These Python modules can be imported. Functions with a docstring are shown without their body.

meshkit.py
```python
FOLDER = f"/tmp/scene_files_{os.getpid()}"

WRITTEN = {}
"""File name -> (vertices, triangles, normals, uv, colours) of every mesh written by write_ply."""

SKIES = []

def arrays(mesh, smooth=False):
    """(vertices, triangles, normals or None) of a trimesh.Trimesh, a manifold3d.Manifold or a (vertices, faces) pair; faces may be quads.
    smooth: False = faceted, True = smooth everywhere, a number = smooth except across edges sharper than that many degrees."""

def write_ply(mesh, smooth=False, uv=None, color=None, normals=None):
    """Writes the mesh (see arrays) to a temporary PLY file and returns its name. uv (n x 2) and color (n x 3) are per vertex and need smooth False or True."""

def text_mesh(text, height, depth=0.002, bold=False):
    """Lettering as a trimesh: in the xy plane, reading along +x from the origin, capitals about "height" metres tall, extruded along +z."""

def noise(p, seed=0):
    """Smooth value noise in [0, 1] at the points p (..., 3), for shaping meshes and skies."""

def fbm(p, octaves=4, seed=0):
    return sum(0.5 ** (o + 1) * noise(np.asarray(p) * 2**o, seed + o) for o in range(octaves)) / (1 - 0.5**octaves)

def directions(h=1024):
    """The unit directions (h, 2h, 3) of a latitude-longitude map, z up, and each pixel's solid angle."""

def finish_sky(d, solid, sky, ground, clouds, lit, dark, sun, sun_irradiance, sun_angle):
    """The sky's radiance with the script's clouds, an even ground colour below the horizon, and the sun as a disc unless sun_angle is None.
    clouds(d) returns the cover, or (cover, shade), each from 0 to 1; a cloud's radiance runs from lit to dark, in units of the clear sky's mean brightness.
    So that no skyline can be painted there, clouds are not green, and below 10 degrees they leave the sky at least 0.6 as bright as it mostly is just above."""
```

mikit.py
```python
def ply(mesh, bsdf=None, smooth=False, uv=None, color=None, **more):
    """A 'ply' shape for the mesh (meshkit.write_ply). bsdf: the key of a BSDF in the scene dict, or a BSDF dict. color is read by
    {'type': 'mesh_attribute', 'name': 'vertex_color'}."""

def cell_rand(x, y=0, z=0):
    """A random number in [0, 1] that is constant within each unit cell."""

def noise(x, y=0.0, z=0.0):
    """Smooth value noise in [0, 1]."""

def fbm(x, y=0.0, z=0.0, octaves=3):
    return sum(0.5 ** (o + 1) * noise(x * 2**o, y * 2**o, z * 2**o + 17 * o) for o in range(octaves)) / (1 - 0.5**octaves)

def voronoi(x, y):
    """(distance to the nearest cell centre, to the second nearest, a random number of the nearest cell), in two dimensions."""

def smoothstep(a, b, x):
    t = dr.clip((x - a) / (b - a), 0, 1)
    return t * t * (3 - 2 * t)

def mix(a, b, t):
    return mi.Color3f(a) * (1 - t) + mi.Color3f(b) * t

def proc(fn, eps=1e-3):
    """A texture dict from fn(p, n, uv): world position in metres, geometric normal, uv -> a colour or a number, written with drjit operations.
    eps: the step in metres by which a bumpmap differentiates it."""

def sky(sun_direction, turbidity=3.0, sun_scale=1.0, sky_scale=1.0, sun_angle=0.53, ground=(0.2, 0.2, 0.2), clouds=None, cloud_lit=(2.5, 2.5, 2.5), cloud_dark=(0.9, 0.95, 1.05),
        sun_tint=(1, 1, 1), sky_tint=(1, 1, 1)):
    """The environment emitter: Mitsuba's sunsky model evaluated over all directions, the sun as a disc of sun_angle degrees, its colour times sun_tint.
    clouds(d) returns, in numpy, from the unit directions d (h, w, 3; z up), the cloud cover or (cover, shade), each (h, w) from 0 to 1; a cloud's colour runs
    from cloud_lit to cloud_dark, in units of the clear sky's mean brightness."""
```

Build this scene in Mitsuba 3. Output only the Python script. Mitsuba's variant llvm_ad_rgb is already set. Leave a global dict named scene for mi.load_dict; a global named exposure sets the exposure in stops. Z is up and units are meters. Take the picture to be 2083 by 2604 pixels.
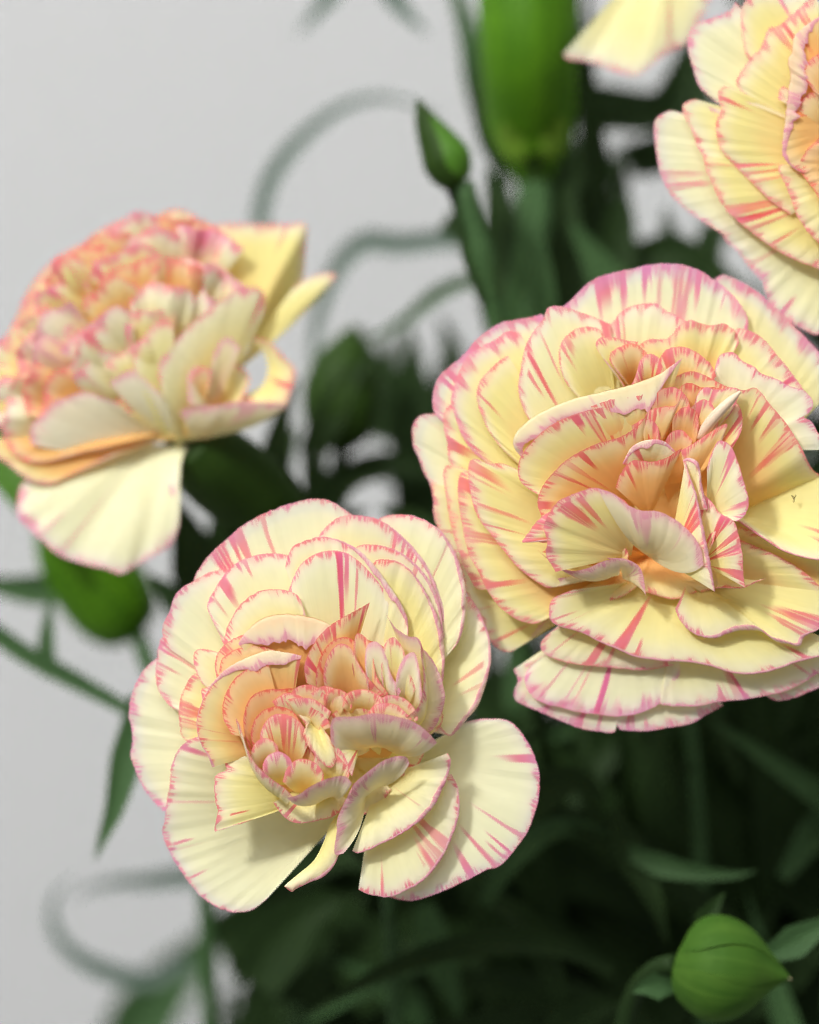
import math, random
import numpy as np
import drjit as dr
import mitsuba as mi
import mikit, meshkit
from mikit import noise, fbm, smoothstep, mix, proc

# ------------------------------------------------------------------ camera, light, exposure
S = 5e-5                     # metres per unit of the plan (1 unit = 0.05 mm)
D = 0.40                     # camera to the plane of the nearest flowers
PITCH = math.radians(9)
RIGHT = np.array([1.0, 0, 0])
UP = np.array([0, math.sin(PITCH), math.cos(PITCH)])
TOW = np.array([0, -math.cos(PITCH), math.sin(PITCH)])
EYE = TOW * D
FOV = 2 * math.degrees(math.atan(1041.5 * S / D))
FOCUS = 0.3985
scene, labels = {}, {}
exposure = 0.34
T = mi.ScalarTransform4f
scene['camera'] = {'type': 'thinlens', 'fov': FOV, 'fov_axis': 'x', 'aperture_radius': 0.0098, 'focus_distance': FOCUS,
                   'near_clip': 0.01, 'far_clip': 20.0,
                   'to_world': T().look_at(origin=EYE.tolist(), target=[0, 0, 0], up=[0, 0, 1])}
# soft light of the room, and one lamp above, to the left and in front of the plant
scene['room_light'] = {'type': 'constant', 'radiance': {'type': 'rgb', 'value': [0.19, 0.19, 0.19]}}
LP = np.array([-0.62, -0.72, 0.86])
scene['lamp'] = {'type': 'disk', 'to_world': T().look_at(origin=LP.tolist(), target=[0, 0.02, 0], up=[0, 0, 1]) @ T().scale([0.075, 0.075, 1]),
                 'bsdf': {'type': 'diffuse', 'reflectance': {'type': 'rgb', 'value': [0.1, 0.1, 0.1]}},
                 'emitter': {'type': 'area', 'radiance': {'type': 'rgb', 'value': [165.0, 164.0, 160.0]}}}
SP = np.array([-0.28, -0.70, 1.18])
scene['lamp_001'] = {'type': 'rectangle', 'to_world': T().look_at(origin=SP.tolist(), target=[0, 0.05, 0], up=[0, 0, 1]) @ T().scale([0.7, 0.48, 1]),
                     'bsdf': {'type': 'diffuse', 'reflectance': {'type': 'rgb', 'value': [0.1, 0.1, 0.1]}},
                     'emitter': {'type': 'area', 'radiance': {'type': 'rgb', 'value': [2.65, 2.65, 2.62]}}}
labels['lamp_001'] = {'label': 'large soft rectangular lamp overhead in front of the flowers', 'category': 'lamp'}
labels['lamp'] = {'label': 'round bright lamp high above and left of the flowers', 'category': 'lamp'}


def at(x, y, z=0.0):
    """A point of the plan: x, y on the sheet through the nearest flowers, z units nearer to the camera than that sheet."""
    k = 1 - z * S / D
    return (RIGHT * (x - 1041.5) * k + UP * (1302 - y) * k + TOW * z) * S


# ------------------------------------------------------------------ materials
NCOL = 24
ROWS = []                    # one row of numbers for every petal, read by the petal material
TAB = {}


def table():
    if 't' not in TAB:
        TAB['t'] = mi.Float(np.array(ROWS, np.float32).ravel())
    return TAB['t']


def petal_colour(p, n, uv):
    """Cream to orange blade with carmine streaks running in from the toothed margin; the outside of a petal is paler and mauve-edged."""
    tab = table()
    pid = dr.floor(uv.x / 64)
    side = dr.floor(uv.y / 64)
    u = uv.x - pid * 64 - 4
    d = dr.maximum(uv.y - side * 64 - 4, 0)
    i = mi.UInt32(dr.clip(pid, 0, len(ROWS) - 1)) * NCOL
    g = lambda k: dr.gather(mi.Float, tab, i + k)
    tint, pink, mag, flare = g(0), g(1), g(2), g(3)
    back = mi.Float(side)
    o = pid * 13.7
    # ground colour
    deep = smoothstep(0.4, 7.5, d) * 0.42
    t = dr.clip(tint * 1.22 + deep * (0.12 + 2.1 * tint) + 0.10 * (fbm(u * 0.35 + o, d * 0.25) - 0.5), 0, 1.3)
    base = mix([0.974, 0.960, 0.69], [0.978, 0.900, 0.40], smoothstep(0.0, 0.5, t))
    base = mix(base, [0.988, 0.64, 0.24], smoothstep(0.5, 1.08, t))
    vein = noise(u * 3.4 + o, d * 0.12) * 0.6 + noise(u * 8.1 + o, d * 0.2) * 0.4
    base = base * (0.975 + 0.04 * vein)
    pale = (1 - smoothstep(0.2, 3.2, d)) * (0.25 + 0.45 * pink) * (1 - 0.6 * tint)
    base = mix(base, [0.97, 0.90, 0.84], pale)
    # streaks: a thin line on the rim, fine teeth of unequal length behind it
    n1, n2 = noise(u * 1.05 + o, 3.1), noise(u * 3.1 + o, 7.7)
    wob = u + 0.10 * (noise(d * 0.9, o) - 0.5)
    fine = noise(wob * 6.6 + o, d * 0.22)
    mid = noise(wob * 2.3 + o, d * 0.12 + 5)
    length = (0.20 + 1.5 * n1 * n1 + 0.7 * n2 * mid) * (0.55 + 1.2 * pink)
    teeth = smoothstep(0.38, 0.56, fine) * (1 - smoothstep(length * 0.35, length, d))
    haze = (1 - smoothstep(0.0, 0.5 + length * 0.9, d)) * 0.34 * (0.35 + pink)
    rim = (1 - smoothstep(0.02, 0.14 + 0.16 * n2, d)) * 0.78
    # broader flares
    f1 = noise(u * 0.62 + o * 1.7, 11.3)
    gate = smoothstep(0.79 - 0.34 * flare, 0.87 - 0.34 * flare, f1)
    reach = 2.2 + 5.5 * noise(u * 1.6 + o, 21.0)
    fl = gate * smoothstep(0.40, 0.56, noise(wob * 2.0 + o + 31, d * 0.05)) * (1 - smoothstep(reach * 0.35, reach, d)) * 0.80
    ex = mi.Float(0)
    for k in range(4):
        c, w, d0, d1, a = (g(4 + 5 * k + j) for j in range(5))
        ws = w * (1.0 - 0.55 * dr.clip((d - d0) / dr.maximum(d1 - d0, 0.1), 0, 1)) * (0.8 + 0.4 * noise(d * 0.8, o + k))
        across = 1 - smoothstep(ws * 0.36, ws * 0.56, dr.abs(u - c + 0.22 * (noise(d * 0.35, o + 9 + k) - 0.5)))
        split = 0.45 + 0.55 * smoothstep(0.22, 0.42, noise(u * 4.6 + o, d * 0.10 + k))
        ex = dr.maximum(ex, a * across * split * smoothstep(d0 - 0.25, d0 + 0.25, d) * (1 - smoothstep(d0 + (d1 - d0) * 0.55, d1, d)))
    m = dr.maximum(dr.maximum(rim, teeth * 0.78), dr.maximum(fl, ex))
    m = dr.clip(dr.maximum(m, haze), 0, 0.96)
    hue = dr.clip(mag + 0.9 * (noise(u * 0.8 + o, d * 0.4 + 2) - 0.5), 0, 1)
    dye = mix([0.92, 0.13, 0.29], [0.89, 0.20, 0.62], hue)
    front = mix(base, base * dye * 1.02, m)
    # outside of the petal
    bm = dr.clip(dr.maximum(rim, dr.maximum(teeth, haze * 1.6)) * 0.85 + 0.25 * (1 - smoothstep(0.2, 2.0, d)), 0, 0.85)
    bm = dr.maximum(bm, dr.maximum(fl, ex) * 0.7)
    bb = mix(base, [0.97, 0.90, 0.80], 0.45)
    rear = mix(bb, mi.Color3f(0.86, 0.38, 0.50), bm)
    return mix(front, rear, back)


def leaf_colour(a, b, f=260.0):
    def fn(p, n, uv):
        k = fbm(p.x * f, p.y * f, p.z * f)
        w = noise(uv.x * 60, uv.y * 2.5) * 0.7 + noise(uv.x * 150, uv.y * 5) * 0.3
        return mix(a, b, dr.clip(0.55 * k + 0.70 * w - 0.12, 0, 1))
    return proc(fn)




def crinkle(p, n, uv):
    return 2.2e-5 * noise(uv.x * 3.1, uv.y * 0.16) + 1.2e-5 * noise(uv.x * 7.3, uv.y * 0.35)


scene['petal_tissue'] = {'type': 'bumpmap', 'arbitrary': proc(crinkle, eps=1e-4), 'scale': 1.0, 'bsdf': {'type': 'principledthin', 'base_color': proc(petal_colour), 'roughness': 0.55, 'spec_trans': 0.0,
                         'diff_trans': 0.62, 'eta': 1.35, 'sheen': 0.15}}


def green(name, a, b, rough=0.45, f=260.0, spec=0.4):
    scene[name] = {'type': 'twosided', 'bsdf': {'type': 'principled', 'base_color': leaf_colour(a, b, f), 'roughness': rough, 'specular': spec * 0.6}}


green('calyx_green', [0.036, 0.125, 0.002], [0.10, 0.26, 0.006], 0.55)
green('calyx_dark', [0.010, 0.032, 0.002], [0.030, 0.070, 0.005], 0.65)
green('leaf_green', [0.034, 0.085, 0.026], [0.062, 0.13, 0.044], 0.65)
green('leaf_grey', [0.09, 0.135, 0.105], [0.13, 0.185, 0.145], 0.6)
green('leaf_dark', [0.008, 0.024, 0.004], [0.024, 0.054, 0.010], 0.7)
green('leaf_bright', [0.045, 0.14, 0.010], [0.085, 0.21, 0.018], 0.5)
green('bract_pale', [0.13, 0.28, 0.015], [0.20, 0.36, 0.04], 0.5)
green('bud_bloom', [0.026, 0.092, 0.005], [0.078, 0.17, 0.018], 0.72)
green('bract_dry', [0.45, 0.40, 0.22], [0.55, 0.50, 0.32], 0.6)
scene['style_white'] = {'type': 'twosided', 'bsdf': {'type': 'principled', 'base_color': {'type': 'rgb', 'value': [0.86, 0.66, 0.48]}, 'roughness': 0.5}}
scene['speck_brown'] = {'type': 'twosided', 'bsdf': {'type': 'diffuse', 'reflectance': {'type': 'rgb', 'value': [0.22, 0.16, 0.06]}}}


def plaster(p, n, uv):
    k = fbm(p.x * 9, p.z * 9, p.y * 9, 3)
    return mi.Color3f(0.70, 0.703, 0.705) * (0.985 + 0.03 * k)


scene['wall_paint'] = {'type': 'twosided', 'bsdf': {'type': 'diffuse', 'reflectance': proc(plaster)}}

# ------------------------------------------------------------------ naming


def numbered(name, parent=None):
    full = f'{parent}__{name}' if parent else name
    used = lambda k: k in scene or k in labels or any(q.startswith(k + '__') for q in scene)
    if not used(full):
        return full
    i = 1
    while used(f'{full}_{i:03d}'):
        i += 1
    return f'{full}_{i:03d}'


def thing(name, label, cat, group=None):
    key = numbered(name)
    labels[key] = {'label': label, 'category': cat}
    if group:
        labels[key]['group'] = group
    return key


# ------------------------------------------------------------------ the wall
WALL_Y = 0.34
vw = np.array([[-1.2, WALL_Y, -0.9], [1.2, WALL_Y, -0.9], [1.2, WALL_Y, 1.1], [-1.2, WALL_Y, 1.1]])
scene['wall'] = mikit.ply((vw, np.array([[0, 1, 2, 3]])), 'wall_paint')
labels['wall'] = {'label': 'plain pale grey wall far behind the flowers', 'category': 'wall', 'kind': 'structure'}

# ------------------------------------------------------------------ petals


def pts(s):
    return np.array([[float(c) for c in q.split(',')] for q in s.split()])


def spline(P, n, even=True):
    """Catmull-Rom through the points P, n samples evenly by length."""
    P = np.asarray(P, float)
    if len(P) == 2:
        return P[0] + (P[1] - P[0]) * np.linspace(0, 1, n)[:, None]
    Q = np.vstack([2 * P[0] - P[1], P, 2 * P[-1] - P[-2]])
    out = []
    for i in range(len(P) - 1):
        a, b, c, d = Q[i:i + 4]
        t = np.linspace(0, 1, 16, endpoint=False)[:, None]
        out.append(0.5 * (2 * b + (c - a) * t + (2 * a - 5 * b + 4 * c - d) * t * t + (3 * b - a - 3 * c + d) * t ** 3))
    out = np.vstack(out + [P[-1:]])
    s = np.r_[0, np.cumsum(np.linalg.norm(np.diff(out, axis=0), axis=1))]
    q = np.linspace(0, s[-1], n)
    return np.stack([np.interp(q, s, out[:, k]) for k in range(out.shape[1])], 1)


def lin(v, n):
    v = np.atleast_1d(np.asarray(v, float))
    return np.interp(np.linspace(0, 1, n), np.linspace(0, 1, len(v)), v) if len(v) > 1 else np.full(n, v[0])


def grid_faces(nr, nc, off=0, flip=False):
    i, j = np.meshgrid(np.arange(nr - 1), np.arange(nc - 1), indexing='ij')
    a = (i * nc + j).ravel() + off
    q = np.stack([a, a + 1, a + nc + 1, a + nc], 1)
    if flip:
        q = q[:, ::-1]
    return np.vstack([q[:, [0, 1, 2]], q[:, [0, 2, 3]]])


class Flower:
    """A flower modelled in a frame of its own: x right, y down, z to the viewer, unit k plan units, set down at a point of the plan."""

    def __init__(self, label, ox, oy, k, cx, cy, z0, base, nu=84, nv=24, group='open carnation flowers'):
        self.key = thing('carnation_flower', label, 'flower', group)
        self.cx, self.cy, self.base, self.nu, self.nv = cx, cy, base, nu, nv
        self.o = at(ox + k * cx, oy + k * cy, z0)
        self.u = k * S * (1 - z0 * S / D)
        self.rng = np.random.default_rng(int(ox + 7 * oy) + 3)

    def world(self, P):
        P = np.asarray(P, float)
        return self.o + self.u * ((P[..., :1] - self.cx) * RIGHT - (P[..., 1:2] - self.cy) * UP + P[..., 2:3] * TOW)

    def petal(self, M, z=0.0, base=None, cf=0.38, ch=20.0, bulge=(0, 0), cup=0.0, roll=0.0, rollh=0.55, flip=False, tint=0.0, pink=0.35, mag=0.3,
              flare=0.0, streaks=(), ruf=5.0, tooth=6.0, bw=14.0, B=None, crease=0.0, label=None):
        nu, nv = self.nu, self.nv
        M = pts(M) if isinstance(M, str) else np.asarray(M, float)
        if M.shape[1] == 2:
            zz = np.interp(np.linspace(0, 1, len(M)), np.linspace(0, 1, np.size(z)), np.atleast_1d(z)) if np.size(z) > 1 else np.full(len(M), float(z))
            M = np.c_[M, zz]
        m = spline(M, nu)
        uu = np.linspace(0, 1, nu)
        W = np.linalg.norm(np.diff(m, axis=0), axis=1).sum()
        sd = float(self.rng.uniform(0, 500))
        if B is None:
            b = np.array(base if base is not None else self.base, float)
            w = (m[-1] - m[0]) / (np.linalg.norm(m[-1] - m[0]) + 1e-9)
            b = b + w * ((uu - 0.5) * bw)[:, None]
        else:
            b = pts(B) if isinstance(B, str) else np.asarray(B, float)
            if b.shape[1] == 2:
                b = np.c_[b, np.full(len(b), float(base if base is not None else -20))]
            b = spline(b, nu)
        # toothed margin
        rad = m - b
        L = np.linalg.norm(rad, axis=1)
        rad = rad / (L[:, None] + 1e-9)
        nz = lambda f, s: meshkit.noise(np.c_[uu * W / f, np.full(nu, s), np.full(nu, sd)])
        jag = np.abs(nz(24, 1.5) - 0.5) * 1.5 + np.abs(nz(9, 4.5) - 0.5) * 1.3
        ends = np.minimum(1, np.minimum(uu, 1 - uu) * 12)
        m = m - rad * (tooth * jag * ends)[:, None]
        c = b + (m - b) * cf
        shape = np.sin(np.pi * np.clip(uu, 0, 1)) ** 0.7
        c[:, 0] += bulge[0]
        c[:, 1] += bulge[1]
        c[:, 2] = m[:, 2] + ch - cup * shape
        v = np.linspace(0, 1, nv) ** 0.85
        V = v[:, None, None]
        G = (1 - V) ** 2 * b + 2 * V * (1 - V) * c + V * V * m
        # slow waves across the blade and ruffles at the rim
        wav = meshkit.noise(np.stack([np.broadcast_to(uu * W / 85, (nv, nu)), np.broadcast_to(v[:, None] * 1.6, (nv, nu)), np.full((nv, nu), sd)], -1)) - 0.5
        rip = meshkit.noise(np.stack([np.broadcast_to(uu * W / 30, (nv, nu)), np.broadcast_to(v[:, None] * 1.2, (nv, nu)), np.full((nv, nu), sd + 9)], -1)) - 0.5
        vv = v[:, None]
        G[..., 2] += 1.7 * ruf * wav * vv ** 2.2 + 1.7 * ruf * rip * vv ** 4
        if crease:
            G[..., 2] += crease * np.exp(-((uu - 0.5) / 0.05) ** 2) * vv
        r = lin(roll, nu)
        if r.max() > 0.5:
            inw = -rad.copy()
            inw[:, 2] = 0
            inw /= np.linalg.norm(inw, axis=1, keepdims=True) + 1e-9
            nr = 8
            jr = r * (0.50 + 0.75 * nz(38, 2.5) + 0.28 * nz(11, 6.5))
            a = np.linspace(0, 1, nr)[1:, None, None] * np.pi * 0.92
            R = G[-1][None] + inw[None] * (jr[None, :, None] * 0.5 * (1 - np.cos(a))) + np.array([0, 0, 1.0]) * (jr[None, :, None] * rollh * np.sin(a * 0.62))
            G = np.concatenate([G, R])
        n_r = len(G)
        Wd = self.world(G)
        # margins that have curled over are longest there: distance from the margin in millimetres along each line
        seg = np.linalg.norm(np.diff(Wd, axis=0), axis=2) * 1000
        dist = np.concatenate([np.cumsum(seg[::-1], axis=0)[::-1], np.zeros((1, nu))])
        across = np.r_[0, np.cumsum(np.linalg.norm(np.diff(Wd[nv - 1], axis=0), axis=1))] * 1000
        # side edges carry the rim colour only over their outer part
        tu, tv = np.gradient(Wd, axis=1), np.gradient(Wd, axis=0)
        nn = np.cross(tu, tv)
        nn /= np.linalg.norm(nn, axis=2, keepdims=True) + 1e-20
        if (nn @ TOW).mean() < 0:
            nn = -nn
            flipw = True
        else:
            flipw = False
        th = 1.0e-4 * (1 - np.abs(2 * uu - 1) ** 10)[None, :] * (1 - np.linspace(0, 1, n_r) ** 12)[:, None] + 3e-6
        pid = len(ROWS)
        row = [tint, pink, mag, flare]
        for q in range(4):
            if q < len(streaks):
                su, sw, d0, d1, sa = streaks[q]
                row += [su * across[-1], sw, d0, d1, sa]
            else:
                row += [-50, 0.1, 0, 1, 0]
        ROWS.append(row[:NCOL])
        Uc = np.broadcast_to(across, (n_r, nu)) + 4 + 64 * pid
        Vc = np.clip(dist, 0, 55) + 4
        fs, bs = (64, 0) if flip else (0, 64)
        vert = np.concatenate([(Wd + nn * th[..., None]).reshape(-1, 3), (Wd - nn * th[..., None]).reshape(-1, 3)])
        uv = np.concatenate([np.stack([Uc, Vc + fs], -1).reshape(-1, 2), np.stack([Uc, Vc + bs], -1).reshape(-1, 2)])
        f1 = grid_faces(n_r, nu, 0, flipw)
        f2 = grid_faces(n_r, nu, n_r * nu, not flipw)
        key = numbered('petal', self.key)
        scene[key] = mikit.ply((vert, np.vstack([f1, f2])), 'petal_tissue', smooth=True, uv=uv)
        if label:
            labels[key] = {'label': label}
        return key


def rosette(F, cx, cy, rx, ry, z0, dz, rings, seed, tint=(.4, .9), drift=(0, 0), pink=(.5, .85), depth=130, **kw):
    """Nested cups of overlapping petals: the crowded heart of a double flower."""
    g = np.random.default_rng(seed)
    for k in range(rings):
        f = 1 - k / (rings + .3)
        n = max(3, int(round(2.6 + 3.6 * f)))
        off = g.uniform(0, 6.3)
        x0, y0 = cx + drift[0] * (1 - f), cy + drift[1] * (1 - f)
        for j in range(n):
            th = off + (j + g.uniform(-.3, .3)) * 2 * math.pi / n
            sp = g.uniform(1.15, 1.7) * 2 * math.pi / n
            gr, ph, lean = f * g.uniform(.84, 1.12), g.uniform(0, 6.3), g.uniform(-22, 22)
            jx, jy = g.uniform(-.14, .14) * rx, g.uniform(-.14, .14) * ry
            flat = g.uniform(.2, .6)
            q = []
            for a in np.linspace(-.5, .5, 8):
                rr = gr * (1 - flat * (2 * a) ** 2 + .09 * math.sin(10 * a + ph))
                t = th + a * sp
                q.append((x0 + jx + rx * rr * math.cos(t), y0 + jy + ry * rr * math.sin(t), z0 + dz * (1 - f * f) + lean * a * 2 + 9 * math.sin(13 * a + ph) - 12 * (2 * a) ** 2))
            F.petal(np.array(q), base=(x0 - .25 * rx * gr * math.cos(th), y0 - .25 * ry * gr * math.sin(th), z0 + dz * (1 - f * f) - depth), cf=.5, ch=float(g.uniform(-34, 6)),
                    bulge=(rx * gr * .16 * math.cos(th), ry * gr * .16 * math.sin(th)), tint=float(g.uniform(*tint)), pink=float(g.uniform(*pink)), mag=float(g.uniform(.1, .6)),
                    flare=float(g.choice([0, 0, .35])), **{'tooth': 4, 'ruf': 6, 'bw': 60, **kw})


# ------------------------------------------------------------------ stems, leaves, buds


def frames(P):
    t = np.gradient(P, axis=0)
    t /= np.linalg.norm(t, axis=1, keepdims=True) + 1e-12
    a = np.zeros_like(t)
    ref = TOW - t[0] * (TOW @ t[0])
    if np.linalg.norm(ref) < 0.1:
        ref = UP - t[0] * (UP @ t[0])
    ref /= np.linalg.norm(ref)
    for i in range(len(t)):
        ref = ref - t[i] * (ref @ t[i])
        ref /= np.linalg.norm(ref) + 1e-12
        a[i] = ref
    return t, a, np.cross(t, a)


def tube_mesh(P, radii, sides=14, lobes=0.0):
    P = np.asarray(P, float)
    t, a, b = frames(P)
    ang = np.arange(sides) * 2 * np.pi / sides
    r = np.asarray(radii)[:, None] * (1 + lobes * np.cos(5 * ang)[None] + 0.35 * lobes * np.cos(20 * ang)[None])
    V = P[:, None] + r[..., None] * (np.cos(ang)[None, :, None] * a[:, None] + np.sin(ang)[None, :, None] * b[:, None])
    n = len(P)
    i, j = np.meshgrid(np.arange(n - 1), np.arange(sides), indexing='ij')
    q = np.stack([i * sides + j, i * sides + (j + 1) % sides, (i + 1) * sides + (j + 1) % sides, (i + 1) * sides + j], -1).reshape(-1, 4)
    V = np.vstack([V.reshape(-1, 3), P[:1], P[-1:]])
    c0, c1 = n * sides, n * sides + 1
    k = np.arange(sides)
    caps = np.vstack([np.stack([np.full(sides, c0), (k + 1) % sides, k], 1), np.stack([np.full(sides, c1), (n - 1) * sides + k, (n - 1) * sides + (k + 1) % sides], 1)])
    return V, np.vstack([q[:, [0, 1, 2]], q[:, [0, 2, 3]], caps])


def tube_uv(n, sides):
    u, v = np.meshgrid(np.arange(sides) / sides, np.linspace(0, 1, n))
    return np.vstack([np.stack([u, v], -1).reshape(-1, 2), [[0, 0], [0, 1]]])


def path3(P, n=24):
    """Points 'x,y,z x,y,z' of the plan to a smooth line in the world."""
    q = spline(pts(P) if isinstance(P, str) else np.asarray(P, float), n)
    return np.array([at(*r) for r in q])


def stem_mesh(P, r, n=24, nodes=()):
    W = path3(P, n)
    rr = lin(r, n) * S
    for c in nodes:
        rr = rr * (1 + 0.45 * np.exp(-((np.linspace(0, 1, n) - c) / 0.035) ** 2))
    return tube_mesh(W, rr)


def leaf_mesh(P, w, n=26, fold=0.35, twist=0.0, base=0.45, blunt=0.0, thick=7.0):
    """A strap leaf along the line P: base width share, swelling, then a long point; a shallow keel and real thickness."""
    W = path3(P, n)
    t, a, b = frames(W)
    s = np.linspace(0, 1, n)
    prof = np.minimum(base + (1 - base) * s / 0.35, 1) * np.clip((1 - s) / 0.62, 0, 1) ** 0.8
    prof = np.maximum(prof, 0.02 + blunt * 0.2)
    tw = np.asarray(lin(twist, n))
    bb = b * np.cos(tw)[:, None] + a * np.sin(tw)[:, None]
    aa = np.cross(bb, t)
    half = prof * w * 0.5 * S
    x = np.array([-1, -0.66, -0.33, 0, 0.33, 0.66, 1.0])
    keel = (np.abs(x) - 0.5) * fold
    G = W[:, None] + half[:, None, None] * (x[None, :, None] * bb[:, None] + keel[None, :, None] * aa[:, None])
    nx = len(x)
    th = (thick * S * (1 - 0.75 * np.abs(x)))[None, :, None] * aa[:, None]
    V = np.concatenate([G.reshape(-1, 3), (G - th).reshape(-1, 3)])
    F = [grid_faces(n, nx), grid_faces(n, nx, n * nx, True)]
    for col in (0, nx - 1):
        i = np.arange(n - 1) * nx + col
        q = np.stack([i, i + nx, i + nx + n * nx, i + n * nx], 1)
        F.append(np.vstack([q[:, [0, 1, 2]], q[:, [0, 2, 3]]]))
    uv = np.stack(np.meshgrid(s, (x + 1) / 2, indexing='ij')[::-1], -1).reshape(-1, 2)
    return (V, np.vstack(F)), np.vstack([uv, uv])


def leaf(name, label, P, w, mat, group=None, **k):
    key = numbered(name)
    mesh, uv = leaf_mesh(P, w, **k)
    scene[key] = mikit.ply(mesh, mat, smooth=True, uv=uv)
    labels[key] = {'label': label, 'category': 'leaf'}
    if group:
        labels[key]['group'] = group
    return key


def part(parent, name, mesh, mat, label=None, smooth=True, uv=None):
    key = numbered(name, parent)
    scene[key] = mikit.ply(mesh, mat, smooth=smooth, uv=uv)
    if label:
        labels[key] = {'label': label}
    return key


def calyx_mesh(P, prof, n=40, sides=100, lobes=0.014):
    """A body of revolution along the line P; prof: (share of the length, radius in units)."""
    W = path3(P, n)
    prof = np.array(prof, float)
    s = np.linspace(0, 1, n)
    pr = spline(prof, 120)
    r = np.interp(s, pr[:, 0], np.maximum(pr[:, 1], 0.6)) * S
    return tube_mesh(W, r, sides, lobes)


def tooth_part(parent, name, P, prof, ang0, s0, s1, width, mat, out=1.02, flare=0.0, label=None):
    """A pointed scale that lies against a calyx: from share s0 to s1 of its length, centred at the angle ang0 (radians), width in radians."""
    n = 60
    W = path3(P, n)
    t, a, b = frames(W)
    pr = spline(np.array(prof, float), 120)
    R = np.interp(np.linspace(0, 1, n), pr[:, 0], np.maximum(pr[:, 1], 0.6)) * S
    ss = np.linspace(s0, s1, 14)
    q = np.linspace(-1, 1, 9)
    k = (ss - s0) / (s1 - s0)
    half = width * np.clip(1 - k, 0, 1) ** 0.6 * np.minimum(1, 0.75 + k)
    V = []
    for lay in (1.0, 0.985):
        for i, sv in enumerate(ss):
            x = np.interp(sv, np.linspace(0, 1, n), np.arange(n))
            j = int(min(x, n - 2)); f = x - j
            P0, A, Bv, r = (W[j] * (1 - f) + W[j + 1] * f), a[j], b[j], R[j] * (1 - f) + R[j + 1] * f
            rr = r * (out + flare * k[i] ** 2) * lay + 3 * S * lay
            th = ang0 + half[i] * q
            V.append(P0 + rr * (np.cos(th)[:, None] * A + np.sin(th)[:, None] * Bv))
    V = np.vstack(V)
    F = np.vstack([grid_faces(14, 9), grid_faces(14, 9, 126, True)])
    uu_, vv_ = np.meshgrid(np.linspace(0, .25, 9), ss)
    uv = np.stack([uu_, vv_], -1).reshape(-1, 2)
    return part(parent, name, (V, F), mat, label, uv=np.vstack([uv, uv]))


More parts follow.
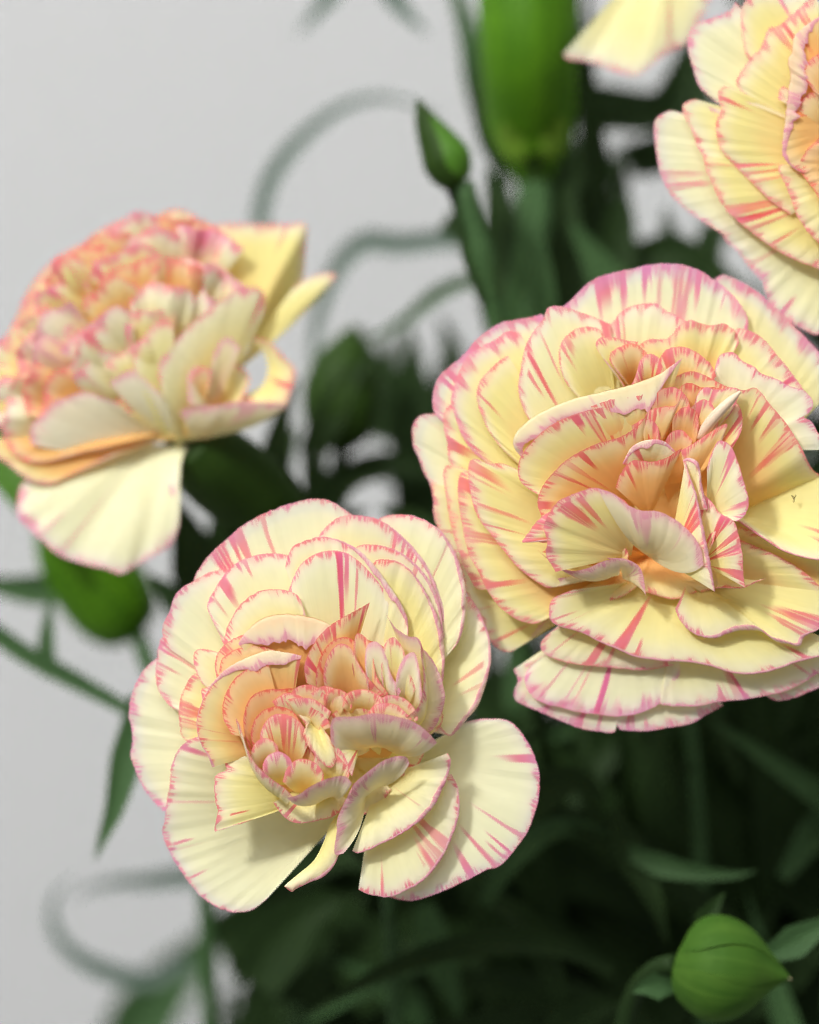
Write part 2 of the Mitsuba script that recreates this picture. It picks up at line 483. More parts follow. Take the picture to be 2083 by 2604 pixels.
def bud(label, P, prof, mat, bracts=(), stem=None, stem_r=20, stem_mat='leaf_green', group=None, name='flower_bud', teeth=0, teeth_mat=None, nodes=()):
    key = thing(name, label, 'flower bud', group)
    part(key, 'calyx', calyx_mesh(P, prof), mat, uv=tube_uv(40, 100))
    for (a0, s0, s1, w, m, fl) in bracts:
        tooth_part(key, 'bract', P, prof, a0, s0, s1, w, m, 1.02, fl)
    if stem:
        part(key, 'stem', stem_mesh(stem, stem_r, nodes=nodes), stem_mat)
    return key


# ------------------------------------------------------------------ the nearest flower, low in the middle
A = Flower('nearest fully open cream carnation with pink rims, its centre split in two, front and low', 280, 1240, 0.6493, 800, 850, 0, (930, 1100, -330))
p = A.petal
# outer ring
p('322,430 315,385 330,330 380,262 430,215 500,155 560,118 620,88 690,62 760,45 810,40 860,50 905,75 950,110 1010,190', -130, ch=15, tint=.02, pink=.35,
  streaks=[(.235, 2.6, 0, 9, .85), (.345, 1.7, 0, 9, .7), (.47, .8, 0, 8.5, .55)])
p('990,190 1050,120 1130,103 1210,118 1285,160 1345,240 1382,340 1394,440 1386,540 1362,610 1318,660', [-105, -100, -70, -60, -50, -60], ch=5, roll=[0, 0, 0, 3, 14, 24, 28, 18, 6], tint=.10, pink=.3,
  streaks=[(.46, .5, 0, 11, .6)])
p('1385,420 1425,450 1457,510 1485,580 1494,650 1487,725 1447,850 1400,910 1367,952 1332,978 1290,940', [-140, -110, -90, -90, -100], ch=0, roll=[0, 2, 4, 8, 12, 20, 26, 20, 8, 2], tint=.10, pink=.35,
  base=(1130, 930, -330), streaks=[(.42, 1.2, 1.5, 7, .5), (.55, .8, 1, 5, .45)])
p('500,350 470,328 440,320 405,328 370,338 310,372 262,402 238,440 225,485 203,530 196,575 215,630', -100, ch=15, tint=.05, pink=.55)
p('235,585 195,592 180,620 170,690 168,750 182,805 215,852 255,882 310,900 350,900', -112, ch=12, tint=.04, pink=.45, streaks=[(.14, 1.5, 0, 8, .8), (.3, .7, 0, 4, .5)])
p('190,660 160,680 130,705 90,760 63,840 56,900 68,960 70,1010 61,1060 78,1110 108,1180 148,1238 196,1282 260,1290', -165, ch=14, tint=.0, pink=.5, mag=.65)
p('370,970 330,982 292,998 252,1045 230,1110 222,1190 208,1260 204,1320 193,1362 212,1425 245,1485 290,1552 330,1602 372,1640 430,1670 490,1682 550,1670 602,1632',
  [-40, -55, -80, -110, -125, -130, -130, -125, -120], base=(960, 1235, -300), ch=10, cf=.42, cup=25, tint=.02, pink=.28, mag=.55, streaks=[(.33, .6, 0, 9, .3), (.50, .5, .8, 4, .7)])
p('400,700 350,722 310,745 278,800 264,860 265,930 278,985 330,1012 380,1010', -70, ch=10, tint=.28, pink=.25, streaks=[(.50, 2.3, 0, 9, .7), (.62, 1.5, 0, 9, .65)])
p('440,655 395,640 352,633 328,645 322,680 333,722 360,772 400,800', -48, ch=8, tint=.16, pink=.2)
p('425,770 378,783 357,790 354,812 366,838 410,850', -34, ch=6, tint=.10, pink=.3)
# second ring, upper half
p('810,200 830,170 860,138 905,112 960,105 1030,118 1090,148 1140,190 1195,245 1243,310 1275,380 1302,460 1314,540 1308,600', [-85, -80, -75, -70, -60], ch=0, roll=[0, 0, 0, 0, 3, 9, 13, 16, 16, 12, 4],
  tint=.12, pink=.55, streaks=[(.43, .7, 0, 6, .75), (.48, .6, 0, 6, .7), (.53, 1.4, .8, 8, .8), (.57, .5, 0, 5, .7)])
p('445,625 430,590 403,535 377,475 380,445 402,405 440,345 495,292 560,266 640,257 710,270 760,300', [-58, -60, -62, -60, -56, -52], ch=10, tint=.07, pink=.5, streaks=[(.62, .7, 0, 3, .6), (.33, .6, .4, 4, .4)])
p('965,232 1000,222 1062,228 1130,252 1185,290 1225,332 1262,385 1290,455 1303,540 1305,600', -48, ch=0, roll=[0, 0, 2, 6, 10, 14, 14, 10, 4], tint=.2, pink=.4, streaks=[(.45, .8, 0, 6, .6)])
p('1030,300 1045,284 1085,280 1150,303 1202,355 1243,420 1278,492 1302,575 1311,660 1305,760', -34, ch=2, roll=[0, 0, 3, 8, 14, 20, 20, 16, 6], tint=.26, pink=.35)
p('685,310 697,262 722,225 770,205 830,193 900,208 975,245 1040,310 1092,382 1135,448 1163,512 1168,580', [-30, -28, -22, -12, -10], ch=4, roll=[0, 0, 0, 2, 10, 24, 30, 26, 16, 6], tint=.14, pink=.45)
p('712,470 698,415 712,365 745,302 800,260 870,246 940,262 1008,320 1062,385 1108,450 1140,520 1152,580', [-14, -12, -8, -12, -20], ch=10, tint=.07, pink=.4, streaks=[(.445, 1.2, 0, 16, .95), (.55, .5, 1, 14, .6)], ruf=4)
p('448,620 448,585 460,540 485,492 525,440 580,406 640,397 700,402 738,425 755,465 758,520', [8, 10, 12, 10], ch=6, tint=.15, pink=.38)
# claws and short inner petals that close the flower
for q in ('760,1010 690,1060 700,1180 800,1230 900,1240', '880,1280 960,1300 1050,1260 1100,1190', '1060,1160 1180,1120 1230,1040 1180,980', '1210,1010 1300,930 1290,800 1200,720', '700,860 640,960 680,1090 780,1160', '1180,700 1080,600 940,600 850,700', '840,640 740,640 650,720 620,820'):
    p(q, -80, ch=-20, tint=.3, pink=.15, base=(940, 1060, -300), bw=60)
p('560,1040 540,900 620,800 760,790 850,900 880,1040', 66, ch=-90, cf=.5, tint=.85, pink=.3, base=(740, 1120, -60), bw=120)
p('620,1150 580,1060 640,980 760,1000 840,1080', 92, ch=-60, tint=.7, pink=.6, base=(740, 1180, 10), bw=100)
p('800,830 790,700 880,600 1000,590 1120,660 1170,800 1140,880', 40, ch=-100, cf=.5, tint=.75, pink=.2, base=(980, 920, -90), bw=120)
p('820,930 900,860 1000,850 1120,860 1200,930', 90, ch=-60, tint=.5, pink=.4, base=(1030, 1060, -60), bw=120)
# the left of the two hearts
p('505,610 530,568 572,528 625,501 695,492 765,500 830,518 878,545', [60, 62, 66, 60], ch=-15, bulge=(0, -20), roll=[6, 60, 100, 110, 120, 130, 100, 30], rollh=.14, tint=0.55, pink=.65, mag=.65, flare=.2, base=(760, 900, -100))
p('425,760 412,700 424,645 465,602 525,572 590,565 640,580', 44, ch=10, tint=0.66, pink=.45, base=(760, 930, -100))
p('430,720 442,668 490,632 555,614 620,622 670,650', 58, ch=6, tint=0.71, pink=.3, base=(760, 930, -100))
p('402,1092 388,1052 360,1000 343,940 352,870 384,792 440,722 500,680 560,652 622,634 690,640 752,655', [40, 50, 62, 72, 78, 80, 78], ch=-30, bulge=(-30, 0), roll=[10, 3, 2, 2, 8, 30, 60, 56, 14], rollh=.2, tint=0.52, pink=.3, base=(720, 1010, -80))
p('480,960 450,905 445,850 460,795 500,735 555,700 625,690', 84, ch=-20, tint=0.77, pink=.3, base=(700, 1010, 0))
p('740,880 770,925 760,965 790,1020 830,1065 868,1090 890,1060 880,1000 850,950', [128, 134, 138, 134, 128], ch=16, tint=0.34, pink=.35, base=(800, 900, 30))
for q, z, b, t in (('690,830 735,775 800,768 856,812', 108, (770, 950, 10), .7), ('790,800 840,770 900,790 930,830', 112, (860, 930, 10), .6), ('985,905 1040,842 1120,840 1182,895', 150, (1080, 1000, 0), .4), ('700,820 752,815 810,825 870,870', 122, (800, 960, 20), .5), ('795,1075 830,1040 880,1030 930,1080', 128, (860, 1160, 30), .4), ('850,990 880,1050 920,1085 950,1120', 126, (960, 1010, 30), .3)):
    p(q, z, ch=-10, tint=t, pink=.8, flare=.3, base=b, bw=50, tooth=4)
hk = dict(bw=90, tooth=3, cf=.42, ruf=4)
# left heart: orange back walls, streaked folds, pale tongues
p('548,1010 528,935 532,868 556,815 600,790 660,782 720,800', 100, ch=-50, bulge=(-30, 0), tint=.85, pink=.35, base=(680, 1060, -20), **hk)
p('570,1030 556,960 572,900 612,862 668,850 722,872 752,915', 108, ch=-40, bulge=(-20, -10), tint=.9, pink=.4, base=(690, 1080, 0), **hk)
p('592,1000 596,945 622,898 668,876 722,890 764,930 782,990', [112, 116, 122, 126, 126, 122, 116], ch=-6, tint=.5, pink=.8, flare=.7, mag=.2, base=(690, 1110, 10), streaks=[(.3, 1.1, .2, 6, .7), (.5, 1.0, .2, 6, .75), (.7, .8, .2, 5, .7)], **hk)
p('560,1090 556,1035 580,985 622,972 660,1000 668,1050', [118, 124, 130, 132, 130, 124], ch=-10, tint=.55, pink=.7, mag=.3, base=(630, 1120, 20), **hk)
p('610,1125 604,1075 628,1036 672,1024 712,1052 720,1100', [124, 130, 136, 138, 134, 128], ch=-6, tint=.25, pink=.75, mag=.75, base=(670, 1160, 40), **hk)
p('640,830 690,798 745,808 795,842 846,880 868,930', 116, ch=-10, bulge=(0, -20), tint=.55, pink=.7, base=(740, 980, 10), **hk)
p('680,1140 700,1085 745,1052 800,1062 836,1100 840,1140', [124, 130, 134, 132, 128, 122], ch=-8, tint=.45, pink=.5, base=(770, 1190, 30), **hk)
p('800,1100 806,1040 846,1000 896,1010 930,1060 940,1120', 128, ch=-8, tint=.3, pink=.5, base=(870, 1160, 30), **hk)
# right heart: a deep orange cup with upright folds
p('812,800 808,725 828,655 868,600 925,580 975,610 1010,670', 104, ch=-50, tint=.85, pink=.4, base=(930, 830, -20), **hk)
p('845,790 838,720 858,650 900,606 945,622 975,680 1015,740 1075,806', [106, 112, 118, 122, 124, 124, 122, 116], ch=-30, tint=.65, pink=.5, mag=.6, base=(950, 850, 0), **hk)
p('950,700 955,625 968,566 1005,585 1030,650 1046,730 1090,800', [112, 118, 122, 124, 126, 124, 118], ch=-20, tint=.7, pink=.55, base=(1010, 840, 10), **hk)
p('1012,760 1000,680 1010,610 1050,600 1084,650 1100,720 1140,790', [118, 124, 130, 132, 132, 130, 124], ch=0, tint=0.26, pink=.6, mag=.6, base=(1060, 850, 20), flip=True, **hk)
p('1070,760 1062,680 1078,606 1112,580 1150,630 1170,700 1196,780', [120, 128, 134, 136, 136, 134, 128], ch=-4, tint=.4, pink=.6, base=(1120, 860, 20), **hk)
p('1120,800 1122,730 1150,660 1192,640 1214,720 1222,800', [128, 134, 140, 142, 142, 136], ch=0, tint=0.26, pink=.6, mag=.6, base=(1160, 880, 20), flip=True, **hk)
p('912,850 930,800 985,782 1040,796 1086,836 1100,880', 126, ch=-6, tint=.5, pink=.5, base=(1000, 900, 20), **hk)
p('1020,890 1040,835 1090,805 1150,815 1196,860 1206,900', 138, ch=-6, tint=.35, pink=.6, base=(1110, 930, 20), **hk)
p('840,860 850,800 885,780 930,800 950,850', 116, ch=-10, tint=.75, pink=.6, base=(890, 900, 10), **hk)
# outer wall of the left heart, seen from outside
p('500,895 515,920 530,965 545,1010 570,1058 604,1096 645,1130 690,1162 725,1200', [130, 145, 158, 168, 176, 176, 170, 160], flip=True, ch=-90, cf=.55, bulge=(-95, 85), tint=0.26, pink=.55, base=(760, 1180, -100))
p('700,1200 745,1186 795,1152 865,1122 922,1116 950,1145', [166, 172, 170, 162, 148], flip=True, ch=-70, cf=.5, bulge=(-15, 80), tint=0.26, pink=.5, base=(860, 1200, -60))
p('640,1232 662,1266 700,1302 750,1313 820,1302 885,1282 930,1225', [20, 22, 24, 20, 10], ch=18, tint=.28, pink=.12, base=(830, 1130, -160), tooth=3)
# the right of the two hearts
p('770,760 762,700 780,640 815,585 870,530 940,490 1018,448', [70, 84, 94, 96, 96, 90, 60], ch=-30, tint=0.62, pink=.5, base=(900, 830, -40), streaks=[(.22, 1.6, 0, 3.5, .9), (.42, .7, 0, 4, .8)])
p('1080,488 1115,540 1165,572 1212,588 1218,650 1228,730 1222,800 1205,850 1160,890', [95, 112, 128, 140, 150, 158, 160, 162, 160], flip=True, ch=-100, cf=.55, bulge=(105, 30), tint=0.26, pink=.6, mag=.5, base=(1120, 960, -120), roll=0)
p('1190,700 1205,640 1240,640 1290,720 1312,810 1300,880 1268,945 1232,965', [60, 66, 70, 60, 40, 20, 0], flip=True, ch=10, tint=0.26, pink=.25, base=(1100, 900, -100))
p('868,985 866,920 885,888 960,884 1040,872 1120,884 1190,906 1245,948 1280,990', [150, 168, 180, 186, 186, 180, 168, 150, 120], flip=True, ch=-80, cf=.55, bulge=(0, 105), tint=0.26, pink=.55, mag=.55, base=(1050, 1010, -70),
  streaks=[(.46, 1.1, 0, 6, .9)])
p('945,1190 958,1150 1000,1112 1060,1066 1110,1045 1160,1046 1173,1075', [96, 106, 114, 116, 112, 100, 84], flip=True, ch=-50, cf=.55, bulge=(5, 50), tint=0.26, pink=.5, base=(1040, 1180, -60))
p('955,1150 925,1215 893,1285 888,1350 880,1400 884,1432 915,1428', [80, 82, 74, 66, 60, 54, 46], flip=True, ch=-30, cf=.5, bulge=(48, 20), tint=0.26, pink=.45, base=(1000, 1200, -100))
p('905,1400 880,1470 838,1518 780,1542 730,1566 712,1578 684,1560', [20, 26, 30, 34, 30, 26, 22], B='930,1250,-60 868,1315,-30 838,1392,-10 800,1462,0 742,1512,10 700,1545,16 684,1558,20', cf=.5, ch=26, tint=0.25, pink=.5, roll=[0, 6, 12, 12, 8, 4, 0], tooth=3, ruf=3)
p('505,1042 468,1052 450,1078 455,1104 428,1116 411,1132 408,1175 413,1225 420,1268 414,1310 408,1344 445,1334 500,1318', [10, 16, 22, 26, 28, 26, 22, 16], base=(880, 1190, -160), cf=.45, ch=4, tint=0.22, pink=.4, tooth=9, streaks=[(.68, .5, 1.8, 4.6, .8)])
# lower right
p('1400,925 1440,915 1490,912 1560,918 1612,960 1660,1038 1686,1120 1688,1200 1670,1282 1640,1360 1590,1432 1530,1496 1480,1510 1400,1552 1320,1590 1250,1616 1180,1635 1100,1622 1040,1590',
  [-120, -118, -115, -110, -112, -118, -125], base=(1140, 1080, -330), cf=.35, ch=25, cup=20, tint=.0, pink=.25, mag=.7,
  streaks=[(.50, .7, 0, 9, .65), (.56, .55, 0, 5, .85), (.62, 1.2, 0, 8, .75), (.585, .6, .3, 4, .7)], tooth=4)
p('1338,1128 1362,1180 1368,1245 1360,1312 1332,1390 1292,1468 1232,1540 1152,1588 1082,1610 1010,1598 972,1580', [-60, -55, -52, -50, -50, -55], base=(1040, 1150, -260), ch=4, roll=[0, 4, 8, 8, 6, 3, 0], tint=.10, pink=.25,
  streaks=[(.40, 2.0, 0, 8, .6), (.48, 1.5, 0, 8, .5), (.58, .5, 1.5, 4, .6)])
p('1322,1040 1334,1070 1326,1120 1300,1184 1272,1240 1220,1300 1142,1355 1070,1392 1010,1420 970,1432 948,1424', [-4, 0, 4, 4, 2, -2], base=(1060, 1150, -240), ch=6, roll=[0, 8, 18, 16, 6, 5, 5, 3], tint=.14, pink=.2, streaks=[(.42, .4, 2, 12, .25)])
p('1000,1000 1060,960 1120,980 1180,1020', 20, ch=-20, tint=.3, pink=.1, base=(1090, 1080, -150))

# ------------------------------------------------------------------ the large flower at the right edge
Bf = Flower('largest cream and yellow carnation, deep ruffled bowl streaked red, at the right edge', 1040, 600, 0.6046, 1050, 1150, -40, (1010, 1390, -360))
p = Bf.petal
# outer ring
p('615,330 640,298 685,262 740,205 800,160 880,138 960,122 1030,105 1120,102 1200,115 1270,150 1340,200 1400,262 1440,330 1442,400', -150, ch=12, tint=0.00, pink=1.2, mag=.65, flare=.9,
  streaks=[(.60, 3.6, 0, 12, .6), (.50, 1.2, 0, 8, .5), (.24, 1.4, 1, 5, .8)])
p('1310,160 1350,148 1420,178 1500,228 1560,288 1622,342 1690,410 1770,500 1830,620', -190, ch=12, tint=0.15, pink=1.1, mag=.5, base=(1150, 1300, -360), flare=.15)
p('590,390 570,320 525,328 470,338 400,350 340,382 285,428 232,488 180,532 128,580 104,640 98,700 115,750 165,800', -155, ch=14, tint=0.11, pink=1.35, mag=.6, flare=.8)
p('470,400 420,392 370,425 300,462 248,492 214,560 188,632 177,690 190,735 206,790 232,852 280,912 330,950 380,960', -120, ch=14, tint=0.19, pink=1.15, mag=.5, flare=.6)
p('420,500 378,522 340,560 302,604 286,650 290,700 310,760 340,822 392,892 458,948 500,950', -82, ch=14, tint=0.30, pink=.5)
p('180,700 150,730 145,792 160,862 166,930 190,972 240,992 300,980', -132, ch=10, tint=0.30, pink=.9)
p('160,730 105,740 60,744 30,762 12,800 15,872 40,932 62,992 92,1052 108,1150 130,1190', -205, ch=12, tint=0.06, pink=.35)
p('95,1030 103,1110 106,1190 150,1282 190,1342 215,1402 232,1452 242,1512 300,1602 332,1682 356,1726 400,1756 440,1756 482,1726 522,1682 562,1636 610,1608', -185, ch=10, tint=0.25, pink=.25, flare=.2)
p('230,975 172,962 150,975 145,1012 155,1082 170,1182 190,1262 225,1372 252,1432 282,1482 330,1490', -120, ch=8, tint=0.39, pink=.55, flare=.35)
p('270,985 218,996 205,1060 214,1150 228,1235 250,1332 295,1418 322,1478 375,1556 450,1612 525,1634 575,1616 604,1590', -62, ch=12, tint=0.41, pink=.5, flare=.3, streaks=[(.35, 2.2, 0, 7, .6)])
p('470,990 400,958 330,954 278,936 252,956 250,1020 262,1102 290,1182 345,1256 400,1326 460,1396 530,1450 592,1482 628,1440', -28, ch=12, tint=0.27, pink=.4, streaks=[(.42, 1.0, .5, 9, .6)])
# second ring, upper half
p('525,800 482,722 462,642 470,562 488,472 522,402 566,342 590,293 645,290 705,308 780,334 850,365', [-70, -62, -60, -64, -72, -80], ch=12, tint=0.11, pink=.55, flare=.1, streaks=[(.42, 1.4, .5, 11, .85), (.35, .8, 1.5, 6, .7), (.55, .5, 0, 9, .6)])
p('790,430 828,384 870,348 892,318 950,284 1045,274 1068,292 1100,312 1150,336 1190,365', -96, ch=10, tint=0.08, pink=.55, streaks=[(.24, .6, 0, 7, .6), (.34, .5, 0, 6, .6)], ruf=9, base=(950, 900, -300))
p('745,700 690,650 650,592 632,512 640,450 680,402 740,378 800,388 840,440', -40, ch=12, tint=0.23, pink=.3, base=(900, 850, -280))
p('1355,470 1372,400 1400,384 1450,396 1502,432 1560,500 1602,552 1642,602 1668,645', -66, ch=10, tint=0.19, pink=.6, base=(1150, 900, -300), streaks=[(.87, 1.3, 0, 4, .9)])
p('950,470 1010,432 1080,430 1112,408 1135,378 1182,350 1232,364 1282,372 1332,364 1382,402 1392,450', [-40, -38, -30, -36, -44], ch=-6, tint=0.41, pink=.6, base=(1180, 800, -260), ruf=9)
p('910,640 860,560 815,510 786,462 800,428 850,424 910,438 965,445', [-8, 0, 4, 0], ch=6, tint=0.36, pink=.35, base=(960, 700, -200))
p('895,590 846,530 850,490 900,460 950,454 1000,490', 16, ch=4, tint=0.67, pink=.5, base=(960, 660, -160))
p('925,640 950,590 972,522 1010,496 1055,520 1080,580', 30, ch=6, tint=0.54, pink=.9, flare=.4, base=(1010, 720, -140))
p('1040,545 1070,488 1120,466 1180,474 1232,508 1268,540 1290,590', 32, ch=2, tint=0.54, pink=.85, flare=.55, base=(1160, 760, -160))
p('1275,620 1300,512 1342,488 1372,494 1402,526 1450,550 1482,580 1540,600 1602,632 1662,652 1698,702 1680,745 1658,762 1692,782 1722,832 1770,900', [10, 14, 18, 22, 26, 28, 26, 24], ch=-4, tint=0.00, pink=.45, mag=.55, base=(1330, 900, -220), ruf=8)
# the bowl
p('1090,640 1128,588 1192,570 1262,598 1332,632 1402,650 1452,640 1492,682 1532,732 1582,790 1622,852 1662,922 1705,985 1790,1030 1900,1120 1960,1240', [44, 50, 54, 58, 62, 66, 66, 64, 60, -20, -120, -190], ch=-120, cf=.5, tint=0.39, pink=.5, base=(1200, 1250, -260), streaks=[(.52, 2.4, 0, 9, .75), (.44, 1.3, 0, 5, .7), (.38, 1.1, 0, 5, .75)], tooth=8)
p('470,930 438,886 446,832 502,776 582,730 682,690 802,660 930,628 1042,586 1102,546 1142,518', [40, 52, 62, 68, 72, 76, 80, 84, 90, 92, 90], ch=-50, bulge=(-20, -20), roll=[12, 56, 88, 80, 72, 78, 96, 112, 120, 60, 4], rollh=.13, tint=0.43, pink=.55, base=(1010, 1080, -200), flare=.1)
p('560,1100 478,1046 455,992 466,932 502,880 562,820 642,772 762,732 900,712 1000,690 1100,640', [50, 60, 70, 78, 86, 90, 92, 92, 90], ch=-60, bulge=(-20, -10), tint=0.39, pink=.5, base=(1000, 1130, -170), streaks=[(.60, 1.6, 0, 10, .75), (.66, .8, 0, 9, .7), (.54, 1.6, 0, 2.5, .9)])
p('560,1200 536,1122 556,1056 612,986 682,926 782,876 882,846 952,802 992,755', [96, 104, 110, 114, 116, 118, 122, 124], ch=-80, tint=0.59, pink=.45, base=(980, 1150, -120), streaks=[(.42, .9, 0, 9, .8), (.52, 1.1, 0, 4, .8), (.33, .7, 0, 8, .7)])
p('975,790 1000,738 1060,720 1112,714 1152,650', [112, 118, 122, 124, 120], ch=-20, tint=0.65, pink=.8, base=(1000, 1010, 0), flare=.4, streaks=[(.3, 1.5, 0, 7, .8)])
p('1080,800 1110,680 1160,620 1230,640 1290,640 1340,690', [60, 76, 84, 80, 70, 60], ch=-60, tint=0.78, pink=.45, base=(1150, 960, -100))
p('1190,760 1200,680 1235,640 1290,650 1350,640 1380,660 1350,740 1300,800', [100, 106, 108, 106, 100, 96], ch=-10, tint=0.24, pink=.45, base=(1180, 900, 0))
p('860,1060 885,990 935,945 1000,950 1062,938 1112,908 1138,895', [130, 138, 144, 146, 144, 138], ch=-40, tint=0.74, pink=.6, mag=.2, base=(1010, 1180, 0))
p('890,960 928,892 990,862 1060,866 1112,910', [118, 130, 136, 134, 126], ch=-20, tint=0.19, pink=.1, roll=[2, 20, 30, 20, 2], rollh=.15, base=(1010, 1000, 20), tooth=2)
p('1132,905 1188,872 1250,830 1320,793 1312,842 1290,905', [140, 150, 156, 160, 154, 144], ch=-10, tint=0.67, pink=.6, base=(1170, 1060, 30))
p('1240,980 1258,918 1290,862 1342,890 1372,962 1398,1052 1413,1112 1402,1170 1365,1200', [140, 150, 158, 162, 162, 160, 156, 150], ch=-16, tint=0.14, pink=.4, mag=.6, base=(1250, 1170, 20))
p('1140,945 1166,936 1202,962 1216,1052 1240,1150', [150, 160, 166, 168, 166], ch=-10, tint=0.19, pink=.7, base=(1180, 1150, 40), roll=[6, 22, 20, 10, 4])
p('1148,950 1164,1012 1190,1082 1212,1182 1236,1302 1256,1402 1270,1492', [168, 176, 182, 186, 188, 184, 176], ch=-20, tint=0.22, pink=.6, flare=.2, base=(1085, 1370, 0), roll=[2, 8, 12, 14, 14, 12, 6], streaks=[(.36, 3.2, .5, 8, .85)])
p('1230,1090 1262,1120 1296,1165 1350,1198 1372,1262 1386,1332 1390,1402 1398,1476', [140, 150, 160, 168, 170, 168, 160, 150], ch=-10, tint=0.24, pink=.75, flare=.3, base=(1225, 1370, 20), streaks=[(.28, 1.7, 0, 9, .9), (.62, 1.5, 0, 9, .85), (.47, .8, 0, 9, .75)])
p('1270,1480 1330,1478 1392,1480 1440,1462 1495,1438', [60, 66, 70, 72, 70], ch=-20, tint=0.34, pink=.3, base=(1290, 1390, -60), bulge=(40, 60))
# short inner petals that close the flower round its hole
for q in ('700,1300 640,1200 700,1080 850,1030 960,1100', '900,1150 960,1020 1080,980 1200,1040 1220,1160', '1150,1180 1260,1120 1360,1200 1340,1340', '1300,1300 1380,1360 1360,1460 1240,1500', '620,1420 600,1330 680,1280 800,1290', '700,1500 800,1540 900,1520 960,1480', '1000,1500 1120,1530 1220,1500'):
    p(q, -70, ch=-40, tint=0.54, pink=.15, base=(1010, 1360, -300), bw=60)
p('1040,960 1080,860 1180,800 1290,840 1330,960 1290,1080', 20, ch=-60, tint=0.65, pink=.3, base=(1150, 1180, -160), bw=80)
for q, z, b, t in (('1010,700 1050,650 1110,640 1160,680 1180,740', 104, (1080, 900, -40), .7), ('1180,720 1230,690 1270,720 1290,790 1270,850', 112, (1180, 960, -20), .6), ('1060,880 1090,830 1140,820 1180,860', 128, (1110, 1040, 0), .8), ('930,800 980,770 1030,790 1050,850', 116, (980, 980, -20), .7), ('1100,760 1150,720 1200,740 1210,800', 110, (1140, 950, -20), .85),
                   ('760,720 840,690 930,680 1010,660', 96, (960, 960, -60), .5), ('1290,700 1350,690 1390,740 1390,820 1350,900', 90, (1230, 1000, -80), .45), ('1180,1180 1220,1120 1260,1140 1280,1220 1262,1300', 146, (1190, 1380, 20), .4)):
    p(q, z, ch=-24, tint=t, pink=.85, flare=.3, base=b, bw=90, ruf=9)
# curled petals in front of the hole
p('560,1290 512,1282 468,1286 500,1240 528,1202 565,1170 600,1150', [140, 150, 152, 156, 158, 156, 150], ch=10, tint=0.30, pink=.9, flare=.6, base=(760, 1260, 40), mag=.2)
p('610,1410 568,1340 572,1282 556,1222 572,1178 612,1120 682,1084 762,1060 832,1078 902,1120 945,1190', [150, 168, 180, 188, 196, 202, 206, 206, 200, 190, 176], ch=-46, tint=0.31, pink=.75, mag=.35, base=(930, 1340, 20), streaks=[(.46, 3.0, .6, 7, .8), (.56, 1.5, .6, 7, .7)])
p('780,1062 850,1086 900,1128 960,1154 1030,1158 1100,1190 1162,1242 1206,1302 1222,1380', [212, 220, 224, 226, 226, 222, 214, 204, 190], flip=True, ch=-46, cf=.55, bulge=(25, 110), tint=0.22, pink=.5, mag=.5, base=(985, 1330, 20), tooth=5, streaks=[(.30, 2.4, 0, 4.2, 1)])
p('540,1322 602,1376 672,1406 742,1396 812,1366 890,1352', [70, 88, 100, 104, 100, 90], flip=True, ch=-60, cf=.5, bulge=(-20, 92), tint=0.31, pink=.35, base=(890, 1400, -80))
p('825,1352 900,1356 952,1380 978,1422 992,1512', [92, 98, 98, 92, 78], flip=True, ch=-24, bulge=(25, -6), tint=0.36, pink=.3, base=(905, 1440, -40), tooth=2)
p('800,1350 830,1290 870,1280 915,1320 920,1380', [50, 60, 64, 60, 50], ch=-20, tint=0.59, pink=.15, base=(870, 1420, -80))
p('560,1330 640,1270 740,1280 830,1300 880,1340', [20, 30, 36, 30, 20], ch=-30, tint=0.71, pink=.05, base=(880, 1420, -160))
# lower right bowl and skirt
p('1960,960 1950,1150 1880,1300 1800,1362 1725,1362 1642,1348 1562,1320 1502,1282 1442,1242 1392,1208 1340,1172', [40, 50, 60, 66, 70, 72, 74, 76, 80, 84, 88], ch=-110, cf=.5, bulge=(-20, -90), roll=[0, 0, 4, 10, 14, 14, 10, 10, 8, 6, 2], tint=0.17, pink=.35, mag=.5, base=(1330, 1190, -230), streaks=[(.43, 1.0, 0, 7, .75), (.38, 1.2, 0, 9, .7)])
p('1400,1225 1500,1256 1620,1300 1740,1345 1860,1420 1880,1560 1830,1660', [-40, -30, -24, -20, -20, -30, -40], ch=-30, tint=0.41, pink=.3, base=(1230, 1380, -220))
p('1380,1270 1450,1300 1540,1340 1622,1384 1682,1428 1735,1480 1800,1560 1830,1660', [-20, -10, -4, 0, 0, -4], ch=-30, tint=0.36, pink=.4, base=(1200, 1410, -220))
p('1120,1570 1150,1630 1215,1680 1290,1690 1350,1668 1402,1658 1482,1662 1545,1704 1602,1716 1644,1722 1668,1682 1725,1652 1820,1600 1860,1500', [-6, 0, 8, 10, 12, 14, 14, 12, 10, 6, 0], ch=8, cf=.42, roll=[0, 0, 6, 12, 24, 34, 34, 22, 8, 0, 0, 0], tint=0.19, pink=.3, mag=.55, base=(1200, 1430, -210),
  streaks=[(.80, 3.0, 0, 8, .8), (.71, 1.5, 0, 7, .65), (.76, .9, 0, 9, .6)])
p('690,1490 645,1508 602,1530 590,1572 602,1622 652,1646 722,1666 790,1700 862,1732 952,1770 1050,1786 1130,1790 1202,1796 1290,1816 1382,1842 1472,1842 1562,1820 1652,1790 1740,1768 1860,1730',
  [-34, -30, -26, -24, -24, -26, -30, -34], ch=12, cf=.42, cup=10, roll=[0, 0, 1, 3, 5, 6, 6, 6, 8, 8, 10, 10], tint=0.19, pink=.35, base=(1080, 1440, -260), streaks=[(.33, 1.9, .3, 11, .85), (.385, .8, .2, 3, .8), (.06, .8, 0, 4, .5)])
